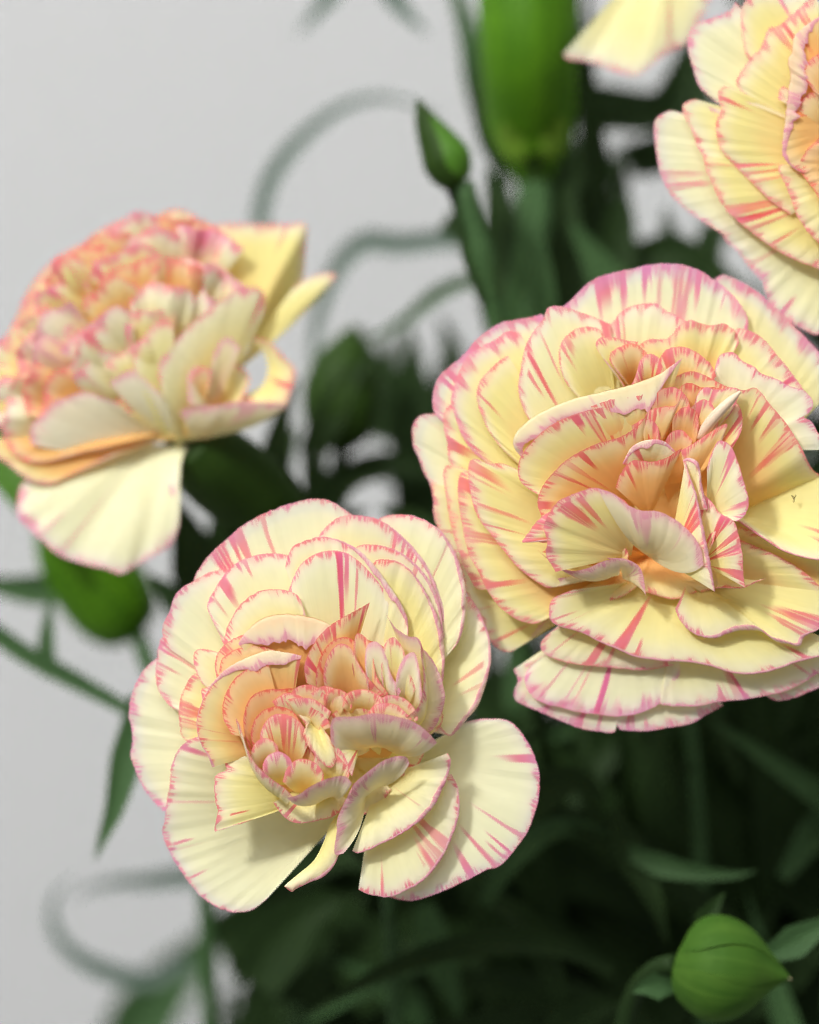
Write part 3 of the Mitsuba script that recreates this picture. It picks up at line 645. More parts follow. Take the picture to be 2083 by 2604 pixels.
p('680,1610 640,1638 600,1670 560,1710 564,1750 612,1782 702,1806 802,1816 902,1826 1002,1832 1120,1810', -92, ch=10, tint=0.17, pink=.38, base=(1000, 1450, -280), streaks=[(.52, 1.1, 0, 7, .75), (.62, .7, 0, 6, .6)])
p('640,1745 602,1762 542,1792 502,1830 490,1880 512,1932 562,1972 642,1992 722,2012 802,2022 880,2032 962,2020 1042,1990 1102,1950 1148,1880 1142,1820', -125, ch=10, tint=0.03, pink=1.0, mag=.75, base=(960, 1480, -300), streaks=[(.545, 1.3, 0, 11, .95), (.44, .5, 0, 10, .55), (.40, .4, 0, 9, .5), (.30, .5, 0, 9, .5)], ruf=4)
p('520,1800 495,1828 444,1832 462,1880 446,1922 452,1962 502,1992 572,2022 652,2056 732,2086 802,2096 872,2102 884,2066 902,2090 1002,2096 1102,2082 1202,2064 1262,2032 1340,1985', -165, ch=10, tint=0.08, pink=.6, mag=.6, base=(950, 1500, -320), flare=.2, streaks=[(.43, 1.0, 0, 5, .8), (.50, .7, 0, 5, .6), (.66, .7, 0, 5, .6)])
p('1150,1850 1100,1940 1062,1976 1122,1986 1222,1986 1302,1970 1402,1960 1502,1944 1602,1920 1682,1882 1730,1850 1850,1790', -112, ch=10, tint=0.10, pink=.45, mag=.7, base=(1150, 1480, -300), streaks=[(.52, 1.9, 0, 6, .9), (.44, .6, 0, 3, .7)])
p('1500,1930 1562,1965 1642,1952 1730,1916 1860,1860', -150, ch=8, tint=0.11, pink=.4, mag=.7, base=(1300, 1500, -320))

# ------------------------------------------------------------------ the flower in the upper right corner
Df = Flower('carnation cut by the upper right corner, long overlapping cream petals flared red', 1400, 0, 0.3989, 1700, 900, -110, (2100, 1000, -420))
p = Df.petal
kw = dict(ruf=8, tooth=9, bw=60)
p('1200,-20 1170,25 1100,62 985,100 912,150 890,232 896,312 930,430 962,522 1022,582 1110,650', -200, ch=20, tint=.06, pink=.45, mag=.5, **kw)
p('1340,420 1262,320 1242,212 1230,110 1240,10 1300,-60 1420,-100', -160, ch=20, tint=.25, pink=.35, **kw)
p('1300,-80 1400,-30 1500,-60 1620,-120', -190, ch=20, tint=.1, pink=.7, mag=.5, **kw)
p('1260,600 1196,520 1212,462 1252,402 1292,342 1342,302 1362,262 1402,164 1462,150 1522,100 1610,20 1700,-60', -110, ch=20, tint=.26, pink=.55, streaks=[(.62, 1.4, 0, 5, .6), (.85, 1.6, 0, 7, .7)], **kw)
p('880,720 800,676 742,690 682,735 675,832 690,952 712,1072 762,1182 822,1262 902,1332 1002,1402 1140,1490', -220, ch=20, tint=.06, pink=.3, mag=.5, base=(2050, 1050, -520), streaks=[(.50, 1.5, 0, 7, .45), (.57, 1.6, 0, 7, .6)], **kw)
p('1090,760 1002,650 942,612 882,625 850,662 872,732 912,812 952,922 1012,1012 1102,1082 1202,1142 1302,1222 1450,1320', -150, ch=20, tint=.2, pink=.35, streaks=[(.62, .7, 0, 5, .6)], **kw)
p('1260,640 1202,580 1152,540 1096,545 1075,592 1095,682 1062,772 1072,872 1102,952 1182,1042 1292,1152 1402,1262 1540,1360', -105, ch=20, tint=.3, pink=.35, streaks=[(.62, .9, 0, 7, .8), (.67, .7, 0, 8, .7), (.73, .8, 0, 7, .5)], **kw)
p('1030,980 988,985 1000,1062 1042,1162 1092,1272 1162,1362 1272,1452 1402,1552 1542,1632 1712,1702 1900,1770', -120, ch=20, tint=.32, pink=.4, base=(2100, 1150, -440), streaks=[(.33, 2.0, 0, 9, .7), (.40, 1.3, 0, 10, .95), (.46, .8, 0, 9, .6)], **kw)
p('1150,1290 1112,1392 1126,1502 1202,1572 1262,1652 1322,1722 1372,1782 1402,1872 1432,1932 1482,1982 1562,2042 1642,2092 1730,2126 1900,2160', -230, ch=20, tint=.1, pink=.4, mag=.6, base=(2100, 1200, -520), streaks=[(.66, 1.0, 0, 3.5, .85), (.36, .8, 0, 8, .4)], **kw)
p('1760,80 1712,108 1622,168 1545,242 1530,330 1503,402 1520,482 1505,602 1490,752 1468,952 1480,1012 1545,1082 1620,1110', [60, 70, 80, 84, 80, 74, 70, 64, 60, 54, 48], ch=-40, roll=[0, 30, 80, 120, 120, 100, 80, 60, 30, 10, 0], rollh=.2, tint=.65, pink=.5, flare=.2, base=(2000, 760, -150), streaks=[(.55, 2.4, 0, 9, .85), (.62, 1.4, 0, 9, .5), (.2, 1.2, 0, 6, .6)], **kw)
p('1580,1110 1482,1050 1450,1082 1502,1192 1542,1302 1572,1382 1642,1482 1722,1562 1860,1660', 0, ch=0, tint=.34, pink=.35, base=(2100, 1100, -300), **kw)
p('1730,870 1652,930 1600,1002 1580,1052 1602,1122 1662,1202 1725,1292 1850,1400', 50, ch=-20, tint=.75, pink=.35, base=(2050, 1050, -200), **kw)
p('1660,590 1600,492 1622,412 1722,342 1860,330', 110, ch=-10, tint=.7, pink=.5, flare=.3, base=(1960, 800, -100), **kw)
p('1560,700 1640,600 1740,620 1840,700', 60, ch=-20, tint=.6, pink=.4, base=(1900, 900, -100), **kw)
p('1460,620 1470,560 1500,540 1560,600 1600,700', -70, ch=0, tint=.15, pink=.4, base=(1900, 900, -300), **kw)

# ------------------------------------------------------------------ the soft flower on the left
C = Flower('half turned carnation on the left, crowded orange and pink dome, one white petal hanging', 0, 500, 0.5217, 700, 900, -460, (870, 1180, -140), nu=40, nv=16)
p = C.petal
p('1000,260 1000,165 1050,132 1150,125 1300,127 1400,130 1492,134 1488,250 1480,350 1465,440', [-60, -60, -55, -50, -46, -30, -10, -60, -110, -140], ch=0, tint=.28, pink=.45, base=(1130, 800, -150), flare=0, tooth=3, ruf=3)
p('1430,440 1500,395 1560,372 1638,374 1600,440 1502,542 1402,642 1322,702', [-60, -50, -40, -30, -40, -50, -60, -70], ch=10, tint=.22, pink=.35, base=(1120, 860, -170), tooth=3, ruf=4)
p('1236,682 1320,714 1390,790 1442,850 1418,958 1390,1016 1300,1022 1150,1004', [10, 14, 16, 20, 26, 30, 34, 30], B='1236,700,0 1285,752,-20 1308,838,-24 1280,920,-20 1215,962,-10 1180,975,0 1160,985,6 1140,995,10', cf=.5, ch=-14, tint=.38, pink=.3, tooth=2, ruf=2)
p('885,1060 900,1040 960,1022 1060,1020 1150,1002 1250,1006 1392,1012 1396,1030', [80, 90, 100, 106, 104, 96, 80, 60], flip=True, ch=-50, cf=.55, bulge=(60, 60), tint=.2, pink=.5, base=(900, 1185, -80))
p('1290,560 1292,480 1262,450 1200,448 1122,480 1042,540 982,590 922,642 852,722 792,802 782,880 800,960', [20, 40, 60, 76, 92, 104, 112, 118, 124, 128, 124, 110], ch=-40, tint=.12, pink=.35, base=(900, 1180, -80), bw=130, bulge=(40, 30))
p('672,880 662,800 690,720 742,650 792,606 836,604 852,660 832,760', [120, 136, 144, 148, 148, 144, 136, 124], ch=-30, tint=.2, pink=.4, base=(850, 1150, -40), bw=110)
p('548,920 570,882 612,864 662,848 722,900 790,960', [118, 126, 130, 132, 130, 120], ch=-40, flip=True, tint=.1, pink=.35, base=(820, 1160, -40), bw=150)
p('925,1010 924,880 970,834 1032,850 1046,790 1082,712 1132,694 1178,745', [128, 138, 142, 142, 146, 148, 146, 138], ch=-20, tint=.42, pink=.55, flip=True, base=(1050, 1050, 0))
p('940,900 965,845 1010,838 1040,860 1030,930', [150, 156, 158, 154, 146], ch=-30, tint=.7, pink=.7, base=(1000, 1000, 80))
p('165,1210 160,1132 222,1062 280,1002 332,984 432,958 562,1000', [120, 134, 140, 142, 140, 136, 126], ch=-50, cf=.55, bulge=(20, 70), flip=True, tint=.05, pink=.4, base=(790, 1175, -60), bw=150)
p('-80,1180 -20,1260 60,1316 130,1372 240,1402 360,1352 540,1262', [60, 66, 70, 74, 74, 70, 60], ch=-10, tint=.55, pink=.4, base=(800, 1170, -80), roll=[0, 4, 8, 10, 14, 8, 0])
p('20,1180 90,1270 200,1300 330,1260 480,1230', [90, 96, 100, 100, 96], ch=-10, tint=.75, pink=.7, base=(800, 1150, -40))
p('120,1385 92,1440 94,1560 182,1650 282,1742 362,1776 442,1800 522,1816 602,1842 682,1792 782,1736 846,1690 876,1610 880,1530 842,1470 790,1435', [20, 40, 70, 84, 70, 60, 80, 96, 96, 80, 76, 70, 70, 66, 50, 30], base=(760, 1210, -110), bw=300, cf=.4, ch=12, cup=-18, ruf=17, tint=.02, pink=.6, mag=.6, streaks=[(.34, .6, 0, 14, .35), (.24, .8, 0, 6, .5)])
p('-120,1060 -110,900 -60,830 20,815 80,850', 40, ch=0, tint=.4, pink=.5, base=(500, 1150, -100))
for q, b in (('150,1160 120,900 260,700 480,640 640,720', (640, 1100, -120)), ('560,1020 600,760 760,560 960,480 1120,560', (860, 1080, -100)), ('840,1000 960,860 1100,800 1220,880 1160,1040', (930, 1170, -60)), ('200,1250 160,1060 300,940 520,960 700,1080', (760, 1190, -60)), ('620,1060 600,900 700,800 860,840 900,1000', (840, 1180, -40))):
    p(q, 40, ch=-30, tint=.4, pink=.5, base=b, bw=160)
for q in ('60,700 100,520 200,360 340,250 460,220', '330,330 440,190 590,110 720,90 800,140', '700,180 780,80 880,60 970,110 1010,240', '-60,900 0,740 90,560 180,440', '180,520 300,330 450,230 600,240'):
    p(q, -10, ch=-20, tint=.45, pink=.7, mag=.4, base=(760, 900, -160), bw=220, ruf=10)
rng = np.random.default_rng(5)
dome = '640,105,40 860,95,30 745,150,60 520,170,50 950,160,50 400,240,50 620,250,90 840,230,90 290,330,60 470,350,100 720,330,110 950,300,80 830,320,120 1040,340,60 210,450,60 360,450,110 540,450,130 660,450,140 790,440,130 910,420,110 1020,470,90 140,590,60 250,600,110 390,560,130 520,560,150 640,560,160 760,540,140 80,720,60 190,710,110 310,680,140 440,680,150 560,690,160 650,700,150 60,860,70 160,850,110 280,830,140 410,820,150 530,800,156 -10,960,60 110,960,110 230,950,130 350,920,140 20,1090,80 130,1090,110 -60,760,20'
for i, (x, y, z) in enumerate(pts(dome)):
    dx, dy = x - 830, y - 1130
    L = math.hypot(dx, dy)
    ux, uy = dx / L, dy / L
    if i % 2 and z >= 90:
        continue
    wd = rng.uniform(125, 210)
    tw = rng.uniform(-1.2, 1.2)
    x, y = x + rng.uniform(-30, 30), y + rng.uniform(-30, 30)
    ph = rng.uniform(0, 6.3)
    q = []
    for a in np.linspace(-1.3, 1.3, 9):
        sx, sy = wd * math.sin(a), wd * .7 * (math.cos(a) - 1) + 14 * math.sin(5 * a + ph)
        q.append((x - uy * sx + ux * sy + tw * uy * sy, y + ux * sx + uy * sy, z + 20 * math.sin(4 * a + ph * 2) - 30 * abs(math.sin(a))))
    p(np.array(q), ch=float(rng.uniform(-60, 10)), bulge=(float(rng.uniform(-30, 30)), float(rng.uniform(-30, 30))), tint=float(rng.choice([.1, .35, .55, .75, .9], p=[.35, .25, .2, .15, .05])), pink=float(rng.uniform(.6, .95)),
      flare=float(rng.choice([0, .5])), mag=float(rng.uniform(0, .6)), ruf=9, bw=200, tooth=5, flip=bool(rng.random() < .15),
      base=(x - ux * min(L * .6, 330) + rng.uniform(-20, 20), y - uy * min(L * .6, 330), z - 190))
# the big outer petals in front of the dome

# ------------------------------------------------------------------ the petals that hang in from above
E = Flower('pale greenish drooping carnation petals hanging in at the top edge', 1400, 0, 0.3989, 600, 0, -520, (760, -420, -200), nu=40, nv=16, group=None)
E.petal('80,345 110,380 205,388 292,412 402,458 525,492 602,456 702,372 792,322 862,284 920,180 1000,60', [10, 0, -10, 10, 40, 60, 70, 60, 30, 20, 10, 0], ch=40, tint=.12, pink=.3, mag=.5, tooth=4, ruf=6, streaks=[(.66, 1.6, 0, 9, .35)])
E.petal('640,-160 720,-30 850,40 1000,10 1100,-120', -80, ch=20, tint=.14, pink=.3, mag=.5, base=(800, -520, -240))
E.petal('60,-200 200,-120 330,-140 500,-220', -160, ch=20, tint=.16, pink=.3, base=(700, -520, -240))

# ------------------------------------------------------------------ flower parts behind the petals
prof_c = [(0, 20), (.03, 70), (.12, 100), (.4, 112), (.75, 118), (1, 126)]


def calyx_part(F, P, prof, mat, stem=None, r=22, sm='leaf_green'):
    part(F.key, 'calyx', calyx_mesh(P, prof), mat)
    for q in range(4):
        tooth_part(F.key, 'bract', P, prof, q * math.pi / 2 + .4, .0, .34, .75, mat, 1.02, .06)
    if stem:
        part(F.key, 'stem', stem_mesh(stem, r, nodes=(.55,)), sm)


calyx_part(C, '720,1350,-860 640,1260,-760 555,1190,-660 470,1120,-540', [(0, 24), (.03, 80), (.15, 112), (.5, 120), (.8, 108), (1, 70)], 'calyx_dark', '720,1350,-860 780,1500,-1000 800,1800,-1150 780,2300,-1300 760,3000,-1300')
calyx_part(A, '960,2160,-560 930,2060,-440 895,1980,-300 880,1950,-190', [(0, 20), (.05, 70), (.3, 84), (.7, 80), (1, 52)], 'calyx_dark', '960,2160,-560 990,2300,-700 1010,2700,-900 1010,3200,-1000')
calyx_part(Bf, '1720,1720,-640 1690,1610,-500 1660,1500,-340 1650,1445,-220', [(0, 20), (.05, 76), (.3, 96), (.7, 92), (1, 60)], 'calyx_dark', '1720,1720,-640 1760,1900,-800 1790,2400,-1000 1790,3200,-1100')
calyx_part(Df, '2420,760,-700 2360,640,-600 2290,520,-480 2240,420,-420', [(0, 20), (.05, 70), (.3, 84), (.7, 80), (1, 52)], 'calyx_dark', '2420,760,-700 2450,1000,-800 2450,1800,-1000 2400,3200,-1100')
# pale styles that stand out of the large flower, and a speck on one of its petals
W_ = lambda F, s: np.array([F.world(q) for q in spline(pts(s), 12)])
part(Bf.key, 'style', tube_mesh(W_(Bf, '1215,850,70 1262,780,116 1320,715,142 1378,660,150'), np.array([20, 22, 23, 24, 24, 24, 23, 22, 20, 17, 12, 5]) * Bf.u), 'style_white')
sp = thing('speck', 'tiny brown forked speck lying on the bright petal near the right edge', 'speck')
part(sp, 'bit', tube_mesh(W_(Bf, '1612,1090,-20 1622,1104,-20 1622,1120,-20'), np.full(12, 2.6) * Bf.u), 'speck_brown')
part(sp, 'bit', tube_mesh(W_(Bf, '1630,1090,-20 1626,1100,-20 1622,1106,-20'), np.full(12, 2.2) * Bf.u), 'speck_brown')

# ------------------------------------------------------------------ buds and stems
PA = '1358,470,-1150 1354,400,-1150 1348,300,-1130 1345,120,-1000 1345,-100,-990 1345,-320,-960'
PF = [(0, 46), (.045, 66), (.11, 112), (.18, 130), (.32, 138), (.6, 144), (.85, 150), (1, 158)]
bA = bud('large vivid green calyx under the top edge, pale pointed scales at its foot', PA, PF, 'calyx_green',
         [(math.pi * .5 + .15, .0, .5, .62, 'calyx_dark', .02), (-math.pi * .5 - .15, .0, .5, .62, 'calyx_dark', .02), (0.0, .0, .09, .8, 'calyx_dark', .02), (math.pi, .0, .4, .6, 'calyx_dark', .02)],
         '1358,470,-1150 1360,560,-1100 1350,700,-1010 1330,1000,-1050 1320,1600,-1150 1300,3000,-1300', 40, 'leaf_green', nodes=(.03, .25))
tooth_part(bA, 'scale', PA, PF, .55, .07, .30, .46, 'bract_pale', 1.03, .03)
tooth_part(bA, 'scale', PA, PF, -.55, .07, .29, .44, 'bract_pale', 1.03, .03)
bB = bud('small pointed green bud with dark right side, left of the vivid calyx', '1180,462,-660 1150,430,-660 1118,372,-660 1085,310,-660 1062,252,-660',
         [(0, 24), (.08, 52), (.28, 68), (.5, 54), (.78, 30), (1, 5)], 'calyx_dark', [(.5, .02, .8, .8, 'leaf_bright', .0)],
         '1180,462,-660 1198,540,-670 1225,640,-690 1250,760,-720 1270,900,-760 1290,1400,-900', 28, 'leaf_green', nodes=(.2,))
bC = bud('dark green bud above the nearest flower, against pale wall', '870,1150,-1250 868,1080,-1250 872,970,-1250 888,890,-1250 905,825,-1250',
         [(0, 24), (.1, 80), (.35, 112), (.65, 98), (.88, 44), (1, 6)], 'calyx_dark', [(.3, .02, .6, .7, 'calyx_dark', 0), (-1.2, .02, .6, .7, 'calyx_dark', 0)],
         '870,1150,-1250 850,1250,-1250 830,1500,-1150 820,2000,-1300', 26, 'leaf_dark')
bD = bud('round bright green bud low on the left, below the hanging white petal', '352,1618,-1300 310,1565,-1290 250,1490,-1270 205,1420,-1250 160,1330,-1220',
         [(0, 20), (.06, 84), (.25, 124), (.55, 130), (.8, 118), (1, 90)], 'calyx_green', [(1.9, .02, .55, .8, 'calyx_dark', .02), (.2, .0, .9, .9, 'calyx_green', .0)],
         '352,1618,-1300 390,1720,-1000 460,1850,-950 520,2200,-1200 540,3000,-1300', 26, 'leaf_green')
PE = '1716,2450,-330 1740,2456,-326 1800,2462,-318 1890,2470,-306 1960,2478,-298 2008,2486,-290'
PEp = [(0, 26), (.06, 80), (.22, 126), (.42, 136), (.64, 108), (.84, 48), (1, 4)]
bE = bud('plump pointed green bud low in the right corner, pale tip to the right', PE, PEp, 'bud_bloom',
         [(.75, .0, .97, .95, 'bud_bloom', .0), (-1.25, .0, .95, .95, 'bud_bloom', 0), (2.8, .0, .97, .95, 'bud_bloom', 0)],
         '1716,2450,-330 1660,2470,-380 1600,2560,-480 1560,2800,-600', 26, 'leaf_dark')
part(bE, 'tip', tube_mesh(path3('1985,2482,-293 2000,2486,-290 2012,2490,-288', 8), np.array([16, 13, 10, 8, 6, 4, 3, 2]) * S), 'bract_dry', label='dry straw coloured tip of the bud')
leaf('leaf', 'small upright bract behind the plump bud in the right corner', '1770,2380,-360 1800,2330,-370 1830,2285,-370 1845,2270,-365', 60, 'leaf_dark')
leaf('leaf', 'pointed blue-green leaf right of the plump corner bud', '1950,2430,-420 2010,2400,-420 2070,2365,-420 2140,2330,-420', 90, 'leaf_green')
leaf('leaf', 'short pale leaf at the left of the plump corner bud', '1715,2510,-360 1680,2505,-350 1640,2510,-345 1608,2525,-345', 80, 'leaf_green')

# ------------------------------------------------------------------ leaves one can tell apart
leaf('leaf', 'tall pale curling leaf arching over the soft left flower', '690,700,-1600 662,600,-1600 672,500,-1600 712,415,-1600 790,330,-1600 870,274,-1600 960,248,-1600 1050,262,-1600 1120,300,-1600', 52, 'leaf_grey', base=.9, blunt=.5)
leaf('leaf', 'lower pale curling leaf, arching beside the soft left flower', '1240,650,-1600 1170,610,-1600 1100,612,-1600 1010,622,-1600 940,612,-1600 880,650,-1600 835,730,-1600 805,830,-1600 800,930,-1600 830,1050,-1600', 66, 'leaf_grey', base=.8, blunt=.5)
leaf('leaf', 'thin curling leaf just above the dark bud', '1240,720,-1300 1190,715,-1300 1120,742,-1300 1060,790,-1300 1005,830,-1300 930,868,-1300 880,880,-1300', 46, 'leaf_green', base=.9)
leaf('leaf', 'first faint leaf tip at the top edge, far left', '870,-120,-1500 845,-20,-1500 815,20,-1500 780,60,-1500 755,90,-1500', 60, 'leaf_grey', base=.9)
leaf('leaf', 'second faint leaf tip at the top edge, nearer the calyx', '960,-130,-1400 985,-40,-1400 1020,20,-1400 1060,60,-1400 1090,90,-1400', 70, 'leaf_grey', base=.9)
leaf('leaf', 'soft leaf along the upper left side of the vivid calyx', '1290,420,-1400 1245,330,-1400 1215,200,-1400 1185,60,-1400 1140,-60,-1400 1100,-140,-1400', 90, 'leaf_green')
leaf('leaf', 'dark narrow leaf hugging the left of the vivid calyx', '1290,470,-1150 1250,380,-1150 1215,280,-1150 1195,190,-1150 1195,150,-1150', 56, 'leaf_dark')
leaf('leaf', 'broad grey-green sheath leaf on the stem below the vivid calyx', '1330,920,-1000 1345,820,-980 1350,700,-960 1345,560,-960 1350,480,-960', 150, 'leaf_green', base=.9, blunt=.8)
leaf('leaf', 'pale slim leaf beside the sheath below the vivid calyx', '1420,900,-1200 1440,760,-1200 1420,600,-1200 1440,450,-1200 1470,350,-1200', 110, 'leaf_green')
leaf('leaf', 'dark upright leaf with light tip right of the dark bud', '1040,1240,-1500 1045,1120,-1500 1050,1000,-1500 1046,900,-1500 1040,820,-1500', 150, 'leaf_dark')
leaf('leaf', 'dark leaf spreading behind the left rim of the largest flower', '1000,1240,-1700 1080,1130,-1700 1130,1020,-1700 1150,900,-1700 1120,800,-1700', 170, 'leaf_dark')
leaf('leaf', 'flat dark leaf crossing the pale gap above the nearest flower', '780,1250,-1300 880,1210,-1300 980,1175,-1300 1080,1195,-1300 1160,1260,-1300', 80, 'leaf_dark', base=.8)
leaf('leaf', 'slanting dark stem leaf crossing below the round left bud', '-80,1560,-900 60,1660,-900 180,1725,-900 300,1790,-880 420,1860,-860 560,1960,-850', 56, 'leaf_green', base=1.0, blunt=1.0)
leaf('leaf', 'pointed green leaf hanging down left of the nearest flower', '360,1770,-720 335,1880,-715 315,1960,-705 290,2060,-700 262,2130,-700 240,2190,-700', 92, 'leaf_green', base=.7)
leaf('leaf', 'short upright blade joined to the slanting stem leaf', '130,1720,-900 118,1650,-910 122,1580,-920 130,1500,-930', 50, 'leaf_green', base=.9)
leaf('leaf', 'soft wide leaf at the left edge under the soft flower', '-60,1080,-1000 20,1160,-980 70,1260,-960 120,1380,-950', 170, 'leaf_bright')
leaf('leaf', 'dark leaf running off the left edge below the soft flower', '200,1500,-1200 90,1500,-1200 0,1490,-1200 -100,1460,-1200', 90, 'leaf_green', base=.9)
leaf('leaf', 'blurred looping leaf low on the left, lower half of the ring', '480,2440,-1700 380,2490,-1700 270,2470,-1700 180,2420,-1700 135,2350,-1700 140,2280,-1700 190,2230,-1700', 62, 'leaf_grey', base=.9, blunt=.5)
leaf('leaf', 'blurred looping leaf low on the left, upper half of the ring', '620,2240,-1700 480,2230,-1700 380,2240,-1700 290,2245,-1700 230,2260,-1700 180,2290,-1700', 58, 'leaf_grey', base=.9)
leaf('leaf', 'large soft green leaf rising at the bottom left of the foliage', '240,2800,-2500 330,2640,-2500 430,2500,-2500 540,2390,-2500 650,2300,-2500', 220, 'leaf_green')
leaf('leaf', 'second soft green leaf leaning over the first at the bottom left', '560,2780,-2200 640,2640,-2200 690,2500,-2200 720,2360,-2200 700,2240,-2200', 170, 'leaf_green')
leaf('leaf', 'arched dim leaf right under the nearest flower', '1230,2300,-800 1300,2180,-760 1400,2110,-740 1500,2110,-760 1600,2160,-800', 80, 'leaf_green')
leaf('leaf', 'dim leaf between the nearest and the largest flower', '1330,2080,-700 1400,2000,-680 1470,1985,-680 1540,2030,-700', 110, 'leaf_dark')
leaf('leaf', 'lit leaf tip in the dark foliage above the corner bud', '1560,2150,-700 1680,2200,-650 1780,2220,-620 1870,2225,-600 1925,2215,-590', 64, 'leaf_green')
leaf('leaf', 'long dim leaf descending towards the corner bud', '1560,2060,-700 1600,2160,-680 1660,2280,-660 1700,2400,-660', 90, 'leaf_dark')
leaf('leaf', 'grey-green leaf bending down at the bottom centre', '1260,2290,-760 1320,2330,-740 1380,2420,-720 1420,2520,-720 1440,2640,-720', 96, 'leaf_dark')
leaf('leaf', 'pointed leaf drooping below the curled petal tail', '1080,2300,-900 1100,2400,-880 1140,2500,-860 1170,2590,-860', 120, 'leaf_green')
leaf('leaf', 'dim leaf at the very bottom centre', '1380,2700,-700 1440,2620,-680 1520,2560,-660 1600,2560,-660', 120, 'leaf_dark')
leaf('leaf', 'pale looping leaf left of the upper right flower', '1560,470,-1700 1580,400,-1700 1640,370,-1700 1690,350,-1700 1740,290,-1700 1760,220,-1700', 60, 'leaf_dark', base=.9)
leaf('leaf', 'dark leaf hooked below the drooping top petals', '1500,240,-1500 1560,250,-1500 1640,262,-1500 1720,230,-1500 1790,160,-1500', 80, 'leaf_dark', base=.9)
leaf('leaf', 'dark upright leaf right of the vivid calyx', '1500,700,-1300 1520,500,-1300 1500,300,-1300 1490,120,-1300 1500,-80,-1300', 90, 'leaf_dark')
leaf('leaf', 'dim slim leaf in the gap beside the upper right flower', '1560,900,-1500 1600,760,-1500 1560,620,-1500 1540,500,-1500', 120, 'leaf_dark')
leaf('leaf', 'dim broad leaf behind the top of the largest flower', '1750,900,-1400 1740,780,-1400 1800,640,-1400 1860,520,-1400', 150, 'leaf_dark')
leaf('leaf', 'grey blade touching the top of the largest flower', '1600,840,-1100 1560,740,-1100 1500,640,-1100 1450,560,-1100', 120, 'leaf_green')

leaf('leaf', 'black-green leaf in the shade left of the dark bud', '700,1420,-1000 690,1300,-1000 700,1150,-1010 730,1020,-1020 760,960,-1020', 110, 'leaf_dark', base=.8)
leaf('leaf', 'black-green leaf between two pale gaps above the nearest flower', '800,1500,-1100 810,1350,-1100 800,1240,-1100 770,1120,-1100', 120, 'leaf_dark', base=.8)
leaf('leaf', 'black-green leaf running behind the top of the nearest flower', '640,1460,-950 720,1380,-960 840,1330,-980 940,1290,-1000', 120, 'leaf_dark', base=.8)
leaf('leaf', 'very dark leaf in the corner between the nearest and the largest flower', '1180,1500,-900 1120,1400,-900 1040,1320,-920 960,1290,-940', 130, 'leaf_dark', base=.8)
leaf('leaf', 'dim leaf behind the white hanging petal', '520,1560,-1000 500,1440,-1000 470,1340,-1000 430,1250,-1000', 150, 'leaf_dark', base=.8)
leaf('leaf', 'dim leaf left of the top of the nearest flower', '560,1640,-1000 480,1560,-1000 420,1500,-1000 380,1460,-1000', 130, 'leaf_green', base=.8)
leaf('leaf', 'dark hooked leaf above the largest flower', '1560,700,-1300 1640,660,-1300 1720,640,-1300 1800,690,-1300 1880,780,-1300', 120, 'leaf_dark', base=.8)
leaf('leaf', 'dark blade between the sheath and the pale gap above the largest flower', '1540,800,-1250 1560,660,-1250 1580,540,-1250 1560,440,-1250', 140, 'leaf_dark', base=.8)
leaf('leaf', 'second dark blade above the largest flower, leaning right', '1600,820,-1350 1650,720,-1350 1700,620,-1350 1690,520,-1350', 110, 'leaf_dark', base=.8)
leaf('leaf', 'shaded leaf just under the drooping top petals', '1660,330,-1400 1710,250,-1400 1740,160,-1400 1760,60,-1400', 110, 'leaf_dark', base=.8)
leaf('leaf', 'shaded leaf behind the left rim of the upper right flower', '1600,420,-1450 1690,400,-1450 1780,330,-1450 1860,220,-1450', 100, 'leaf_dark', base=.8)

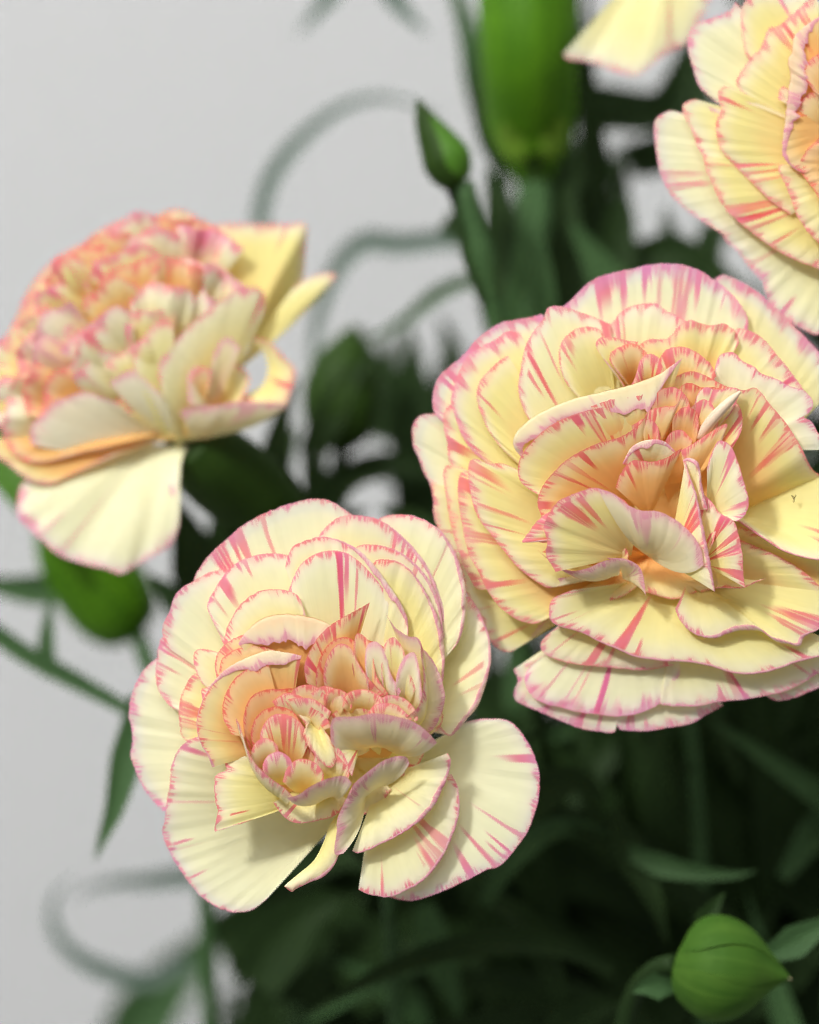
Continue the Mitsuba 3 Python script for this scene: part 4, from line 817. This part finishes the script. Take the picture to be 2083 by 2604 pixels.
for lab, P_, w_ in (('broad black-green leaf behind the green base of the soft left flower', '560,1500,-1250 620,1350,-1250 680,1220,-1250 760,1080,-1250', 210),
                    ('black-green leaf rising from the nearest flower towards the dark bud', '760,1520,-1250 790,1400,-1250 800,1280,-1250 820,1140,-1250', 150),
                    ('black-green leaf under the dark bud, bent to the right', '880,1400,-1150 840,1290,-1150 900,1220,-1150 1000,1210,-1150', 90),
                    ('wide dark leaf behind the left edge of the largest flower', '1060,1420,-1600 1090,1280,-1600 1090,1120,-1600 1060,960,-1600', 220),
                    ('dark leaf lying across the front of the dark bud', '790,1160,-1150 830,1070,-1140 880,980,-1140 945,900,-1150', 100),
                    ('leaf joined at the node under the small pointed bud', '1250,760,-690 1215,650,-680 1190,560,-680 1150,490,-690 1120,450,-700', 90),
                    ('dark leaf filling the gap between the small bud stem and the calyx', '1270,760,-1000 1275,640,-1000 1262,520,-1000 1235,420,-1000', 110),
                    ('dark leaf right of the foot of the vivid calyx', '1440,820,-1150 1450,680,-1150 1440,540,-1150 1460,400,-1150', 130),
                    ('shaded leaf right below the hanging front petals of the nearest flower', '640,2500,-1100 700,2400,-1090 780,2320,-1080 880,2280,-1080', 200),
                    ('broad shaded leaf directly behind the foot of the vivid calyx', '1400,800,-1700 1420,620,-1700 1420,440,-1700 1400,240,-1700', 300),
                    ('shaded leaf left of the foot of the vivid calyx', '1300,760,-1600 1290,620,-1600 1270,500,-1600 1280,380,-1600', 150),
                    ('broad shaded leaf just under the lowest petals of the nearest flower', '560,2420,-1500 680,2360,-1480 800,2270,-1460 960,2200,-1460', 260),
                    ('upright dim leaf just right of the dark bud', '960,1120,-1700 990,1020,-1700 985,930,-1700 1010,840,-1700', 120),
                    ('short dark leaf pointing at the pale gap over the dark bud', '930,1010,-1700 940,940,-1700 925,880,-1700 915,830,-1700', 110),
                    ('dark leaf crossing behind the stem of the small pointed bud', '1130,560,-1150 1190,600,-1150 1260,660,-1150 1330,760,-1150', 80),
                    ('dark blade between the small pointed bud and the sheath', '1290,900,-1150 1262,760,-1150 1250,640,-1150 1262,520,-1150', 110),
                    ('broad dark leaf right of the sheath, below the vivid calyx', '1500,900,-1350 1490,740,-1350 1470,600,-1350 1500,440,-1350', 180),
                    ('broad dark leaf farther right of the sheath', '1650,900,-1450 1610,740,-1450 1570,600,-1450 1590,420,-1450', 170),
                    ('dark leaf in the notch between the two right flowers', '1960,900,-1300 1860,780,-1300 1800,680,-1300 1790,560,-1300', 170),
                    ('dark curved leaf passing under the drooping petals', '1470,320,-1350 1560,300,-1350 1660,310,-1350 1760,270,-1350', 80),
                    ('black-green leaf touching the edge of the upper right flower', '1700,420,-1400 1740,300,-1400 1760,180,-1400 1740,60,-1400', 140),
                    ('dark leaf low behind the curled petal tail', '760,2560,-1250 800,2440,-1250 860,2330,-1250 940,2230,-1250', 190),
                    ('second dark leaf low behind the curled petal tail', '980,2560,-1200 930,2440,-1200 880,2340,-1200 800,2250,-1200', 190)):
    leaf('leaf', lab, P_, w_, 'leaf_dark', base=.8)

# ------------------------------------------------------------------ the shaded tangle below: leaves, then the mass behind them
rng = np.random.default_rng(21)


def wild(n, x0, x1, y0, y1, z0, z1, w0, w1, L0, L1, edge=None):
    out = []
    while len(out) < n:
        x, y, z = rng.uniform(x0, x1), rng.uniform(y0, y1), rng.uniform(z0, z1)
        if edge and not edge(x, y):
            continue
        a = rng.uniform(-1.1, 1.1)
        L = rng.uniform(L0, L1)
        dx, dy, cz = math.sin(a), -math.cos(a), rng.uniform(-.3, .5)
        bend = rng.uniform(-.9, .9)
        P = []
        for t in np.linspace(0, 1, 6):
            P.append((x + dx * L * t - dy * bend * L * t * t * .5, y + dy * L * t + (dx * bend + abs(bend) * .8) * L * t * t * .5, z + cz * L * (t - .6 * t * t)))
        if edge and any(not edge(q[0], q[1]) for q in P):
            continue
        out.append((np.array(P), rng.uniform(w0, w1), rng.uniform(-.8, .8)))
    return out


EDGE = [(760, 1150), (800, 1500), (900, 2000), (640, 2250), (450, 2480), (330, 2800), (330, 4000)]


def inside(x, y):
    yy = [e[1] for e in EDGE]
    return x > np.interp(y, yy, [e[0] for e in EDGE]) and y > 2000 - max(0, min(1, (x - 1100) / 300)) * 900


for P, w, tw in wild(46, 500, 2350, 1500, 3000, -1500, -620, 60, 110, 380, 800, inside):
    leaf('leaf', 'narrow dark green leaf in the shaded tangle below the flowers', P, w, ['leaf_dark', 'leaf_dark', 'leaf_dark', 'leaf_green'][int(rng.integers(4))], group='leaves of the shaded tangle', twist=[tw, -tw])
VV, FF, UU, nv_ = [], [], [], 0
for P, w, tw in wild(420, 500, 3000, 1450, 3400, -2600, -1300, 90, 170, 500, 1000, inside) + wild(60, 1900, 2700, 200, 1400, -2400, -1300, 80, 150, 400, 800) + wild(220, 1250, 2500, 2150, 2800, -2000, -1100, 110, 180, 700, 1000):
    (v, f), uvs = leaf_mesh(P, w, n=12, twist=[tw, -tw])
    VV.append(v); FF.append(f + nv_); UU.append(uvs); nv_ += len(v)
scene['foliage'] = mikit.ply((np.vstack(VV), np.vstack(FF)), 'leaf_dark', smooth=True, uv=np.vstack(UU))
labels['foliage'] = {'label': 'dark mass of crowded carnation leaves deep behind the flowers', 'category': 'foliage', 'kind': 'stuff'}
